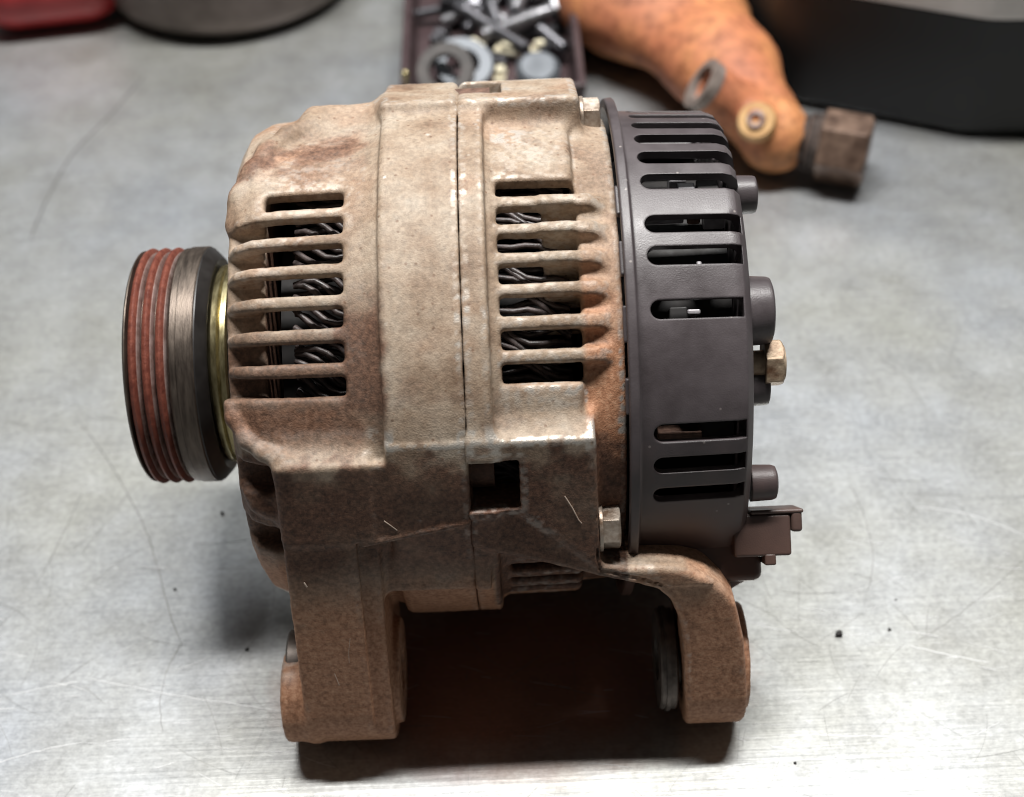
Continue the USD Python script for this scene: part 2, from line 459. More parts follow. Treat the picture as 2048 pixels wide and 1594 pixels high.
BINP = plain('brown_tray_plastic', (0.045, 0.028, 0.030), (0.075, 0.050, 0.052), 80, (0.32, 0.45), bevel=0.0008)
SCREW = plain('dark_screw_steel', (0.05, 0.05, 0.055), (0.16, 0.16, 0.175), 200, (0.22, 0.4), metallic=0.8, bevel=0.0003)
SCREWL = plain('bright_screw_steel', (0.20, 0.20, 0.215), (0.40, 0.40, 0.42), 200, (0.25, 0.4), metallic=0.8, bevel=0.0003)
CREAM = plain('cream_plastic', (0.55, 0.49, 0.34), (0.72, 0.68, 0.52), 120, (0.35, 0.5), bevel=0.0005)
GREYBL = plain('blue_grey_metal', (0.085, 0.095, 0.108), (0.14, 0.155, 0.172), 120, (0.35, 0.5), metallic=0.3)
CRUMB = plain('black_crumb', (0.008, 0.008, 0.008), (0.03, 0.027, 0.025), 900, (0.6, 0.85), bump=0.5)


def bench_material():
    n = {
        'co': ('texture_coordinate', {}),
        'mb': ('mapping', {'scale': (1.0, 30.0, 1.0)}),
        'mb2': ('mapping', {'scale': (0.6, 40.0, 1.0), 'rotation': (0, 0, 0.05)}),
        'big': ('noise_texture', {'scale': 9.0, 'detail': 5.0, 'roughness': 0.6}),
        'mid': ('noise_texture', {'scale': 55.0, 'detail': 6.0, 'roughness': 0.65}),
        'fine': ('noise_texture', {'scale': 520.0, 'detail': 5.0, 'roughness': 0.75}),
        'br': ('noise_texture', {'scale': 40.0, 'detail': 6.0, 'roughness': 0.7}),
        'br2': ('noise_texture', {'scale': 14.0, 'detail': 4.0, 'roughness': 0.7}),
        'base': ('rgb_ramp', {'ramp': [(0.25, (0.32, 0.325, 0.32)), (0.5, (0.395, 0.405, 0.405)), (0.75, (0.46, 0.475, 0.485))]}),
        'tint': ('rgb_ramp', {'ramp': [(0.30, (0.93, 0.96, 1.03)), (0.46, (1, 1, 1)), (0.58, (1.0, 0.985, 0.93)), (0.68, (0.90, 0.885, 0.80)), (0.8, (1.0, 0.95, 0.91))]}),
        'mul': ('mix_color', {'blend_type': 'multiply', 'fac': 1.0, 'use_clamp': False}),
        'brr': ('map_range', {'from_min': 0.3, 'from_max': 0.7, 'to_min': 0.93, 'to_max': 1.06, 'clamp': True}),
        'mul2': ('mix_color', {'blend_type': 'multiply', 'fac': 1.0, 'use_clamp': False}),
        'fr': ('map_range', {'from_min': 0.3, 'from_max': 0.7, 'to_min': 0.76, 'to_max': 1.18, 'clamp': True}),
        'mul3': ('mix_color', {'blend_type': 'multiply', 'fac': 1.0, 'use_clamp': False}),
        'ra': ('map_range', {'from_min': 0.3, 'from_max': 0.7, 'to_min': 0.27, 'to_max': 0.31, 'clamp': True}),
        'rb': ('math', {'math_type': 'multiply_add', 'value2': 0.10, 'value3': 0.0}),
        'rc': ('math', {'math_type': 'add'}),
        'h': ('math', {'math_type': 'multiply_add', 'value2': 0.6}),
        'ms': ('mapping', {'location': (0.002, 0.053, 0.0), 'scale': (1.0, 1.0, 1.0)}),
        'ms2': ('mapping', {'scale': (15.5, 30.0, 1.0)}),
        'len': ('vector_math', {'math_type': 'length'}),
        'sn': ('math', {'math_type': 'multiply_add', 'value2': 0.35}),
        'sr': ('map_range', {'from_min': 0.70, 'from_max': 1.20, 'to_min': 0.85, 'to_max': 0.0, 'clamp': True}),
        'stain_and_light': ('mix_color', {'b': (0.34, 0.165, 0.115)}),  # brown reflection of the alternator, painted into the steel under its feet
        'bump': ('bump', {'strength': 0.22, 'distance': 0.0002}),
        'grit': ('noise_texture', {'scale': 1700.0, 'detail': 3.0, 'roughness': 0.8}), 'gm': ('mapping', {'scale': (0.35, 1.0, 1.0)}), 'gr': ('map_range', {'from_min': 0.3, 'from_max': 0.7, 'to_min': 0.86, 'to_max': 1.12, 'clamp': True}), 'mul4': ('mix_color', {'blend_type': 'multiply', 'fac': 1.0, 'use_clamp': False}),
        'p': ('principled_bsdf', {'metallic': 0.62}),
    }
    l = [('co.object', 'mb.vector'), ('co.object', 'mb2.vector'), ('co.object', 'big.vector'), ('co.object', 'mid.vector'), ('co.object', 'fine.vector'),
         ('mb.vector', 'br.vector'), ('mb2.vector', 'br2.vector'), ('mid.fac', 'base.fac'), ('big.fac', 'tint.fac'), ('base.color', 'mul.a'), ('tint.color', 'mul.b'),
         ('br.fac', 'brr.value'), ('mul.result', 'mul2.a'), ('brr.result', 'mul2.b'), ('fine.fac', 'fr.value'), ('mul2.result', 'mul3.a'), ('fr.result', 'mul3.b'),
         ('mul3.result', 'stain_and_light.a'), ('co.object', 'ms.vector'), ('ms.vector', 'ms2.vector'), ('ms2.vector', 'len.vector1'), ('mid.fac', 'sn.value1'), ('len.value', 'sn.value3'), ('sn.value', 'sr.value'), ('sr.result', 'stain_and_light.fac'), ('stain_and_light.result', 'mul4.a'), ('co.object', 'gm.vector'), ('gm.vector', 'grit.vector'), ('grit.fac', 'gr.value'), ('gr.result', 'mul4.b'), ('mul4.result', 'p.base_color'), ('mid.fac', 'ra.value'), ('br2.fac', 'rb.value1'), ('ra.result', 'rb.value3'), ('rb.value', 'p.roughness'),
         ('br.fac', 'h.value1'), ('br2.fac', 'h.value3'), ('h.value', 'bump.height'), ('bump.normal', 'p.normal')]
    return usdkit.material(stage, '/World/Looks/brushed_steel', n, l, surface='p.BSDF')


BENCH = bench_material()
SCRL = plain('scratch_bright', (0.52, 0.525, 0.53), (0.62, 0.625, 0.63), 500, (0.4, 0.55), metallic=0.6)
SCRD = plain('scratch_dark', (0.16, 0.16, 0.15), (0.27, 0.27, 0.26), 300, (0.4, 0.55), metallic=0.8)

# ------------------------------------------------------------------ the bench
bench = UsdGeom.Xform.Define(stage, '/World/workbench_top').GetPrim()
tag(bench, 'scratched brushed stainless steel bench top under everything', 'bench', kind='structure')
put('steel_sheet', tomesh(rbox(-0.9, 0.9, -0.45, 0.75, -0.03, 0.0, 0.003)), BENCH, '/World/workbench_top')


def ribbon(pts, w, z=0.00003):
    pts = np.asarray(pts, float) / 1000
    t = np.gradient(pts, axis=0); t /= np.linalg.norm(t, axis=1, keepdims=True)
    n = np.stack([-t[:, 1], t[:, 0]], -1)
    k = len(pts)
    ww = (np.asarray(w) / 2000 * np.concatenate([[0.25], np.ones(k - 2), [0.25]]))[:, None]
    a, b = pts + n * ww, pts - n * ww
    v = np.vstack([np.c_[a, np.full(k, z)], np.c_[b, np.full(k, z)]])
    i = np.arange(k - 1)
    f = np.vstack([np.stack([i + k, i + k + 1, i + 1], -1), np.stack([i + k, i + 1, i], -1)])
    return trimesh.Trimesh(v, f, process=False)


def smooth_path(pts, n=24, jit=0.25):
    p = np.asarray(pts, float)
    s = np.r_[0, np.cumsum(np.linalg.norm(np.diff(p, axis=0), axis=1))]
    from scipy.interpolate import PchipInterpolator
    u = np.linspace(0, s[-1], n)
    q = np.stack([PchipInterpolator(s, p[:, k])(u) for k in (0, 1)], -1)
    return q + RNG.normal(0, jit, q.shape) * 0.5


for pts, w in (([(-136.3, 52.8), (-124.7, 35.7), (-114.4, 18.6), (-104.9, -0.6), (-99, -17.5), (-94.5, -30), (-91, -38.2)], 0.32),
               ([(-144.9, 254.6), (-154.3, 225.3), (-165.7, 191.4), (-169.3, 144.9)], 0.8), ([(-91, -38.2), (-94, -52), (-92, -66)], 0.2), ([(-128, 20), (-131, 0), (-134, -14)], 0.25),
               ([(97, 10), (99, -12), (94, -30)], 0.22), ([(140, -20), (118, -38), (104, -47)], 0.2)):
    put('dark_scratch', ribbon(smooth_path(pts), w, 0.00004), SCRD, '/World/workbench_top')
for pts, w in (([(113.9, 0.1), (126.1, -2.5), (136.1, -7.8), (141.8, -11.9)], 0.5), ([(62.3, -74.2), (80, -75.2), (99.2, -76.8)], 0.3), ([(-115, -48), (-90.4, -54.7), (-62.6, -60.7)], 0.35),
               ([(-133.7, -52.6), (-124.9, -50.7), (-116, -49)], 0.4), ([(101.1, -48.2), (111.4, -51.9), (121.1, -54.8)], 0.4), ([(-134, -74), (-126, -71), (-112, -68)], 0.35), ([(118, -10), (124, -13), (131, -15)], 0.35)):
    put('bright_scratch', ribbon(smooth_path(pts, 16), w * 0.5, 0.00005), SCRL, '/World/workbench_top')


def scatter_scratches(n, rng, lens, ang, wid, z):
    out = []
    for _ in range(n):
        x, y = rng.uniform(-230, 240), rng.uniform(-110, 200)
        L, a = rng.uniform(*lens), rng.normal(*ang)
        k = rng.uniform(-0.02, 0.02)
        t = np.linspace(-L / 2, L / 2, 7)
        c = np.stack([x + t * math.cos(a) - k * t * t * math.sin(a), y + t * math.sin(a) + k * t * t * math.cos(a)], -1)
        out.append(ribbon(c, rng.uniform(*wid), z))
    return trimesh.util.concatenate(out)


rs = random.Random(3)
class _G:
    def uniform(s, a, b): return rs.uniform(a, b)
    def normal(s, a, b): return rs.gauss(a, b)
g = _G()
tag(put('fine_bright_scratches', scatter_scratches(1100, g, (2, 13), (-0.06, 0.22), (0.05, 0.17), 0.00006), SCRL, '/World/workbench_top'), kind='stuff')
tag(put('fine_dark_scratches', scatter_scratches(800, g, (2, 22), (1.35, 0.85), (0.05, 0.15), 0.00007), SCRD, '/World/workbench_top'), kind='stuff')

# ------------------------------------------------------------------ the alternator
alt = thing('alternator', 'dusty grey and brown car alternator with ribbed red pulley, lying on the steel bench', 'alternator')
ALT = alt.GetPath()
A = math.radians(-28)
PN = np.array([math.cos(A), math.sin(A)])           # across the mounting face
PS = np.array([math.sin(A), -math.cos(A)])          # down along it
LUG = (12.0, -77.7); LR = 16.9


def ds(N, U):
    return PN[0] * N + PN[1] * U, PS[0] * N + PS[1] * U


def rot(N, U, th):
    c, s = math.cos(math.radians(th)), math.sin(math.radians(th))
    return N * c + U * s, U * c - N * s               # outward, tangential (upwards)


ALL = ((-200, 200),) * 3


def slots(F, ths, w, x0, x1, rlo, k=1.4, rnd=0.9, chan=None):
    for th in ths:
        c, s = math.cos(math.radians(th)), math.sin(math.radians(th))
        n, u = 62 * c, 62 * s
        box = (((x0 if chan is None else chan[0]) - 3, x1 + 3), (n - 16, n + 16), (u - 16, u + 16))
        def fn(X, N, U):
            q, t = rot(N, U, th)
            hole = np.maximum(extr(np.abs(t) - w / 2, slab(X, x0, x1), rnd), slab(q, rlo, 65.5))
            if chan is not None:
                hole = np.minimum(hole, np.maximum(np.abs(t) - w / 2, np.maximum(slab(X, chan[0], x1 - 3), slab(q, chan[1], 65.5))))
            return hole
        F.cut(fn, box, k)


def cyl_x(n, u, r, x0, x1, rnd=0.8):
    return lambda X, N, U: extr(np.sqrt((N - n) ** 2 + (U - u) ** 2) - r, slab(X, x0, x1), rnd)


H = 0.55
TOPT = 68.0
c68, s68 = math.cos(math.radians(TOPT)), math.sin(math.radians(TOPT))


def topblock(x0, x1, r=1.6):
    def fn(X, N, U):
        q, t = rot(N, U, TOPT)
        return extr(extr(slab(q, 44, 66.7), slab(t, -10, 15), 1.3), slab(X, x0, x1), r)
    return fn, ((x0 - 5, x1 + 5), (-12, 50), (25, 72))


def front_housing():
    F = Field((-65.5, -69, -97.5), (-8.5, 69, 72), H)
    F.turn([(-10.2, 65), (-26.8, 65), (-27.7, 64.4), (-27.9, 62.9), (-31, 61.6), (-36, 60.6), (-50, 60.2), (-56, 59.6), (-60, 57.6), (-62.2, 54.0), (-62.7, 48),
            (-62.7, 30), (-64, 27), (-64, 18), (-53.8, 18), (-53.5, 56.4), (-50, 56.8), (-35, 57), (-26, 58.5), (-10.2, 59)])
    fn, b = topblock(-28.2, -10.2); F.add(fn, b, 2.5)
    # bolt boss behind the top block and the rib that runs from it round the front corner
    F.add(cyl_x(55 * c68, 55 * s68, 9.6, -47.5, -24, 3.0), ((-54, -18), (0, 40), (34, 70)), 5.0)
    pts = []
    for x, th, r in ((-45, 62, 61.5), (-50, 58.5, 60.8), (-54, 53, 60), (-57, 46, 58.8), (-60, 40, 56.2), (-61.2, 34, 53.5)):
        pts.append((x, r * math.cos(math.radians(th)), r * math.sin(math.radians(th))))
    pts = np.array(pts)
    for a, b_ in zip(pts[:-1], pts[1:]):
        def fn(X, N, U, a=a, b_=b_):
            e = b_ - a
            t = np.clip(((X - a[0]) * e[0] + (N - a[1]) * e[1] + (U - a[2]) * e[2]) / (e @ e), 0, 1)
            return np.sqrt((X - a[0] - e[0] * t) ** 2 + (N - a[1] - e[1] * t) ** 2 + (U - a[2] - e[2] * t) ** 2) - 1.7
        lo, hi = np.minimum(a, b_) - 6, np.maximum(a, b_) + 6
        F.add(fn, tuple(zip(lo, hi)), 3.0)
    for path in (((-62.0, -9, 55.5), (-61.2, -14, 57), (-58.5, -18.5, 59.2), (-54.5, -21, 60.8), (-50.5, -22.5, 62)), ((-60.5, -30, 56), (-57.5, -35, 58), (-52.0, -38, 59.5))):
        pp = np.array([(x, r * math.cos(math.radians(t_)), r * math.sin(math.radians(t_))) for x, t_, r in path])
        for a, b_ in zip(pp[:-1], pp[1:]):
            def fn(X, N, U, a=a, b_=b_):
                e = b_ - a
                t = np.clip(((X - a[0]) * e[0] + (N - a[1]) * e[1] + (U - a[2]) * e[2]) / (e @ e), 0, 1)
                return np.sqrt((X - a[0] - e[0] * t) ** 2 + (N - a[1] - e[1] * t) ** 2 + (U - a[2] - e[2] * t) ** 2) - 1.6
            lo, hi = np.minimum(a, b_) - 6, np.maximum(a, b_) + 6
            F.add(fn, tuple(zip(lo, hi)), 1.6)
    for th_, w_ in ((-28.0, 7.0), (-45.0, 8.0)):
        def pocket(X, N, U, th_=th_, w_=w_):
            q, t = rot(N, U, th_)
            return extr(extr(slab(q, 53.8, 80), slab(t, -w_ / 2, w_ / 2), 1.5), slab(X, -70, -52.4), 1.0)
        F.cut(pocket, ((-66, -50), (28, 66), (-60, -12)), 1.5)
    # mounting block below the slots
    P = [(59.8, -25), (56.6, -20.8), (53, -18.2), (45, -15), (30, -20), (30, -45), (52.5, -38.8)]
    F.add(lambda X, N, U: extr(poly_sd([(59.9, -25.1), (56.0, -19.6), (50, -14.5), (35, -12), (28, -45), (50.6, -42.4)], N, U), slab(X, -51.2, -31.6), 1.2), ((-58, -8), (15, 66), (-60, -6)), 4.0)
    # left lug
    hull = MultiPoint([(59.6, -25.6), (50, -15), (20, -15), (-8, -55)]).union(Point(*LUG).buffer(LR, 24)).convex_hull
    hp = np.array(hull.exterior.coords)[:-1][::-1]
    def foot(X, N, U):
        return extr(poly_sd(hp, N, U), slab(X, -52.4, -31.4), 1.0)
    F.add(foot, ((-58, -26), (-12, 66), (-97.5, -6)), 2.0)
    def step(X, N, U):
        d, s = ds(N, U)
        return np.maximum(np.maximum(62.6 - d, -36.0 - X), slab(s, 14.0, 90))
    F.cut(step, ((-37.5, -29), (0, 66), (-97.5, -30)), 0.4)
    F.add(cyl_x(14.4, -82.8, 11.2, -58.4, -50, 1.3), ((-60, -46), (-10, 36), (-97.5, -55)), 2.2)
    F.add(cyl_x(*LUG, 13.0, -33, -29.6, 0.6), ((-36, -28), (-10, 36), (-97.5, -55)), 1.0)
    F.cut(cyl_x(*LUG, 5.2, -70, -20, 0), ((-60, -27), (4, 20), (-86, -68)), 0.5)
    # recessed boss between the lugs
    def boss(X, N, U):
        d, s = ds(N, U)
        return extr(extr(slab(d, 32, 60.4), slab(s, 4, 31), 1.4), slab(X, -33, -10.2), 0.6)
    F.add(boss, ((-40, -8), (-5, 62), (-72, -20)), 3.0)
    def ringblock(X, N, U):
        d, s = ds(N, U)
        return np.maximum(extr(poly_sd([(61.9, -21.2), (58, -16), (45, -15), (30, -45), (47.0, -49.2)], N, U), slab(X, -33.0, -10.2), 0.8), np.maximum(s - (9.9 - (X + 10.2) * 0.2), np.where(X < -27.9, -s - 6.0, -99).astype(np.float32)))
    F.add(ringblock, ((-36, -8), (20, 66), (-58, -6)), 0.6)
    def bead(X, N, U):
        d, s = ds(N, U)
        return np.maximum(np.sqrt((d - 64.2) ** 2 + (s - (9.7 - (X + 10.2) * 0.2)) ** 2) - 0.75, slab(X, -35.3, -10.3))
    F.add(bead, ((-37, -8), (20, 66), (-58, -20)), 0.5)
    # slots between the fins, and their channels over the front corner
    TH = [34.4, 27.6, 20.8, 13.9, 6.8, -0.5, -7.6]
    slots(F, TH[:1], 4.1, -53.4, -35.8, 49.5)
    slots(F, TH[1:], 4.3, -50.0, -35.8, 49.5, chan=(-70, 53.6))
    slots(F, [97.0, 104.0, 111.0, 118.0, -84, -91, -98, -105], 4.0, -53.4, -35.8, 49.5)
    return F, TH


def rear_housing():
    F = Field((-11, -69, -97.5), (56, 69, 72), H)
    F.turn([(-9.98, 65), (-4.9, 65), (-4.4, 64.5), (-4.2, 62.2), (-2.5, 61.3), (14.4, 61), (15.3, 60.3), (15.9, 58.4), (25.0, 57.8), (25.0, 22), (18, 22), (17.4, 52.5), (15.5, 55.2), (14.6, 57.2), (-9.98, 58)])
    fn, b = topblock(-9.98, 18.6); F.add(fn, b, 3.0)
    def win(X, N, U):
        q, t = rot(N, U, TOPT)
        return extr(extr(slab(q, 54, 90), slab(t, -1.4, 12.6), 0.6), slab(X, -12, 0.3), 0.6)
    F.cut(win, ((-11, 3), (-16, 50), (35, 72)), 0.3)
    # lower block, band and arm
    blockp = [(-9.98, -14), (17.6, -14), (18.4, 24.0), (0.8, 7.7), (-9.98, 7.7)]
    def block(X, N, U):
        d, s = ds(N, U)
        up = poly_sd([(61.7, -21.2), (57.2, -15.2), (52, -11.0), (40, -8), (20, -50), (45.4, -52.0)], N, U)
        return extr(up, poly_sd(blockp, X, s), 0.9)
    F.add(block, ((-12, 24), (20, 66), (-58, -4)), 3.2)
    # reach of the concave flank stays short of the slots
    band = [(-9.98, 6), (1, 7.2), (17, 21.5), (19.5, 23.4), (25, 24.4), (32, 24.6), (37.5, 25.5), (43.2, 28.5), (47, 32), (49.6, 36.2), (51.9, 46.5), (53.4, 62.9), (53.4, 92), (39.6, 92), (38.9, 70.5), (37.7, 47),
            (36.6, 39.5), (34.5, 34.2), (31.9, 31.4), (27.3, 29.1), (18.3, 26.6), (7, 22.6), (-4.1, 19.4), (-9.98, 16.6)]
    caps = Point(*LUG).buffer(LR, 24).union(Point(LUG[0] - PS[0] * 50, LUG[1] - PS[1] * 50).buffer(LR, 24)).convex_hull
    capp = np.array(caps.exterior.coords)[:-1][::-1]
    def arm(X, N, U):
        d, s = ds(N, U)
        deep = np.where(X < 20, 44.0, 49.0)
        prof = np.minimum(slab(d, 49.5, 63.7), np.maximum(poly_sd(capp, N, U) + 0.8, 38 - X))
        prof = np.maximum(prof, np.where(s > 30, poly_sd(capp, N, U) + 0.8, -9))
        return extr(prof, poly_sd(band, X, s), 1.3)
    F.add(arm, ((-12, 56), (-12, 66), (-97.5, -25)), 1.6)
    def armin(X, N, U):                                # web that carries the band, inside the drum line
        d, s = ds(N, U)
        return extr(slab(d, 40, 61), poly_sd([(-9.98, 6), (1, 7.2), (16, 21), (16, 25), (7, 21.5), (-4, 18), (-9.98, 15.5)], X, s), 1.0)
    F.add(armin, ((-12, 20), (10, 66), (-60, -25)), 1.5)
    def groove(X, N, U):                               # parting line of the arm
        d, s = ds(N, U)
        off = poly_sd([(16, 10), (60, 10), (60, 99), (39.6 + 1.9, 99), (40.7, 70.5), (39.6, 47), (38.4, 38.5), (36, 33), (33, 29.6), (28, 27.4), (18.3, 24.6)], X, s)
        return np.maximum(np.abs(off) - 0.3, 63.0 - d)
    F.cut(groove, ((18, 45), (0, 66), (-97.5, -30)), 0.5)
    F.add(cyl_x(*LUG, 13.2, 50, 54.6, 0.7), ((48, 56), (-10, 36), (-97.5, -55)), 1.0)
    F.cut(cyl_x(*LUG, 6.2, 30, 70, 0), ((36, 56), (3, 21), (-87, -68)), 0.4)
    def boss(X, N, U):
        d, s = ds(N, U)
        return extr(extr(slab(d, 34, 61.2), slab(s, 4, 31), 1.4), slab(X, -9.98, -6.3), 0.6)
    F.add(boss, ((-11, 0), (-5, 62), (-72, -20)), 1.5)
    def win2(X, N, U):
        d, s = ds(N, U)
        return extr(extr(slab(d, 46, 90), slab(s, -5.4, 6.8), 0.5), slab(X, -15, 1.0), 0.5)
    F.cut(win2, ((-11, 3), (20, 66), (-58, -10)), 0.3)
    TH = [35.0, 28.0, 21.2, 14.4, 7.6, 0.6, -6.4]
    # fins run on over the sloped shoulder
    for a in [31.5, 24.6, 17.8, 11.0, 4.1, -2.9]:
        c, s = math.cos(math.radians(a)), math.sin(math.radians(a))
        def fn(X, N, U):
            q, t = rot(N, U, a)
            top = 61.2 - np.maximum(X - 17.5, 0) ** 2 * 0.14
            return extr(np.abs(t) - 1.75, np.maximum(np.maximum(q - top, 48 - q), slab(X, 8, 23.0)), 1.2)
        F.add(fn, ((6, 26), (60 * c - 16, 60 * c + 6), (60 * s - 10, 60 * s + 10)), 2.0)
    slots(F, TH, 4.2, -1.9, 15.7, 50.0)
    slots(F, [-58, -65, -72, -79, -86, -93, 97, 104, 111, 118], 3.8, -1.9, 15.7, 50.0)
    return F, TH


def emit_casting(name, F, TH, rear):
    V, Q, Nn, curv = F.surface()
    x, N, U = V.T
    th = np.degrees(np.arctan2(U, N)); rad = np.hypot(N, U)
    d, s = ds(N, U)
    nb = fbm(V, 0.055, 4, 1); nm = fbm(V, 0.22, 4, 5); nf = fbm(V, 0.8, 3, 9)
    front = ss(d, 40, 50)
    # oily brown film on the mounting side, with a ragged edge of its own
    low = ss(-th + (nm - 0.5) * 22, 19, 27) * (N > -20)
    oil = low * np.clip(0.93 + 0.7 * (nb - 0.5) + 0.5 * (nm - 0.5), 0, 1)
    orange = 0.06 + 0.30 * ss(nb, 0.45, 0.75)
    if rear:
        shoulder = ss(x, 15.0, 17.0) * ss(rad, 66, 60) * ss(th, -75, -40)
        orange = np.maximum(orange, shoulder * (0.35 + 0.65 * ss(-th + (nm - .5) * 30, -22, 8)))
        pale = shoulder * ss(th + (nm - .5) * 25, 18, 32)
        orange *= 1 - 0.75 * pale
        arm = ss(x, 18.5, 20) * ss(s, 20, 23)
        oil = np.maximum(oil * (1 - 0.3 * arm), 0)
        top = arm * ss(-s + (nm - .5) * 1.5, -26.6, -25.4) * (x < 47)  # lit look of the arm's top face, put into its paler colour
        orange = np.maximum(orange, arm * (1 - top) * (0.62 + 0.7 * (nm - 0.5)))
        oil = oil * (1 - 0.88 * arm)
    else:
        # dust caked under the top boss and below the slots, soot round the lower fins
        cake = ss(-np.abs(th - 50 - (x + 45) * 0.25 + (nm - .5) * 9 + (nf - .5) * 3), -7.5, -1.0) * ss(-x + (nm - .5) * 8, 28.5, 36)
        orange = np.maximum(orange, cake * 0.62)
        cakeoil = cake * ss(nm, 0.25, 0.5) * 0.85
        cake2 = ss(-np.abs(th + 14.5 + (nm - .5) * 4), -4, -1.5) * ss(-x, 30, 34)
        orange = np.maximum(orange, cake2 * 0.7)
        soot = ss(-th + (nm - .5) * 16, -14, 4) * ss(th, -24, -17) * ss(-x + (nm - .5) * 10, 28.5, 34)
        oil = np.maximum(oil, soot * 0.78)
        oil = np.maximum(oil, cakeoil)
        soot2 = ss(-np.abs(x + 32.5 + (nm - .5) * 5), -7, -4) * ss(-th + (nm - .5) * 14, -19, -4) * ss(th + (nm - .5) * 6, -19, -12)
        black = ss(-th + (nm - .5) * 8, 20, 24) * ss(-x, 51.0, 52.2) * (s < 45)
        oil = np.maximum(oil, np.maximum(soot2 * 0.92, black * 0.95))
        orange = orange * (1 - 0.8 * np.maximum(black, soot2))
        inner_shade = ss(-rad, -53.4, -52.6) * (x > -56)  # shade inside the front housing, painted as a dark film
        oil = np.maximum(oil, inner_shade); orange = orange * (1 - inner_shade)
        foot = ss(s, 18, 34) * ss(-x, 29, 31)
        orange = np.maximum(orange, foot * (0.62 + 0.9 * (nb - 0.5)))
        oil *= 1 - 0.85 * foot
    under = ss(-th + (nm - .5) * 10, 46, 60) * (N > -45)
    oil = oil * (1 - 0.75 * under)
    orange = np.maximum(orange, under * 0.9)
    # grime patches with shapes of their own
    patch = ss(fbm(V, 0.09, 4, 21), 0.60, 0.72)
    oil = np.maximum(oil, patch * 0.35)
    wear_and_glint = ss(curv + (nf - 0.5) * 0.35 + (nm - 0.5) * 0.25, 0.20, 0.50) * ss(nf, 0.42, 0.62) * (0.25 + 0.65 * ss(nb, 0.45, 0.62))
    chips = ss(fbm(V, 0.42, 2, 33), 0.865, 0.90) * 0.7
    wear_and_glint = np.maximum(wear_and_glint, chips * ss(rad, 63, 64.5))
    hi = ss(U + (nm - .5) * 8, 50, 56) * ss(curv, 0.03, 0.14) * ss(nf, 0.4, 0.6) * ss(nb, 0.4, 0.55) * 0.7 * (x > -30)
    sh = ss(curv + (nf - .5) * 0.12, 0.02, 0.14) * ss(-np.abs(th + 19), -4, -1.5) * ss(nf, 0.3, 0.55)  # highlights on top block and shoulder edges, painted in along with rubbed metal
    wear_and_glint = np.maximum(wear_and_glint, np.maximum(hi, sh) * 0.85) * (1 - 0.72 * ss(oil, 0.2, 0.6)) * (1 - 0.6 * (s > 14))
    if rear:
        dk = ss(-th + (nm - .5) * 6, 45, 52) * ss(x, -6.2, -5.2) * (s < 45) * (x < 25)
        oil = np.maximum(oil, dk); orange = orange * (1 - 0.85 * dk)
    if not rear:
        wear_and_glint = wear_and_glint * (1 - 0.65 * ss(-x, 29, 33))
        wear_and_glint = np.maximum(wear_and_glint, ss(-x, 53.5, 56) * ss(U, -80, -70) * ss(s, 40, 45) * ss(nm, 0.35, 0.5) * 0.95)
    st = np.clip(np.stack([orange, oil, wear_and_glint], -1), 0, 1)
    # slight unevenness of the cast skin
    V2 = V + Nn * ((nm - 0.5) * 0.35 + (nf - 0.5) * 0.18)[:, None]
    Wd = world(V2)
    O3 = world(np.zeros((1, 3)))
    Nw = world(Nn) - O3
    Nw /= np.linalg.norm(Nw, axis=1, keepdims=True)
    f = np.vstack([Q[:, [0, 1, 2]], Q[:, [0, 2, 3]]])
    tri = Wd[f[:2000]]
    nn = np.cross(tri[:, 1] - tri[:, 0], tri[:, 2] - tri[:, 0])
    if (nn * Nw[f[:2000, 0]]).sum(1).mean() < 0:
        f = f[:, ::-1]
    cen = V[f].mean(1)
    cth = np.degrees(np.arctan2(cen[:, 2], cen[:, 1])); cr = np.hypot(cen[:, 1], cen[:, 2]); cx_ = cen[:, 0]
    # each cooling fin between two slots becomes a part of its own
    group = np.full(len(f), -1)
    for i in range(len(TH) - 1):
        a = (TH[i] + TH[i + 1]) / 2; half = (TH[i] - TH[i + 1]) / 2
        q = cen[:, 1] * math.cos(math.radians(a)) + cen[:, 2] * math.sin(math.radians(a))
        if rear:
            sel = (np.abs(cth - a) < half) & (cx_ > -1.6) & (cx_ < 22.6) & (np.where(cx_ < 15.8, q > 50, q > 58.9 - 0.07 * (cx_ - 16)))
        else:
            sel = (np.abs(cth - a) < half) & (cx_ < -36.2) & (np.where(cx_ > -53.3, q > 49.5, q > 54.2))
        group[sel] = i
    body = None
    for gi in [-1] + list(range(len(TH) - 1)):
        ff = f[group == gi]
        u, inv = np.unique(ff, return_inverse=True)
        pm = put(name if gi < 0 else 'cooling_fin', (Wd[u], inv.reshape(-1, 3)), CAST, ALT if gi < 0 else body, normals=Nw[u], stain_and_light=st[u])
        if gi < 0:
            body = pm.GetPath()
    return body


Ff, THf = front_housing()
fh = emit_casting('front_housing', Ff, THf, False)
del Ff
Fr, THr = rear_housing()
rh = emit_casting('rear_housing', Fr, THr, True)
del Fr

# inside: iron core, windings
put('stator_core', fixed(lathe([(-34, 20), (-34, 53), (-10, 56), (-6, 55), (-6, 20)], 96)), BLACK, ALT, smooth=40)
put('rotor_drum', fixed(lathe([(-52, 8), (-52, 42), (16, 42), (16, 8)], 64)), BLACK, ALT, smooth=40)


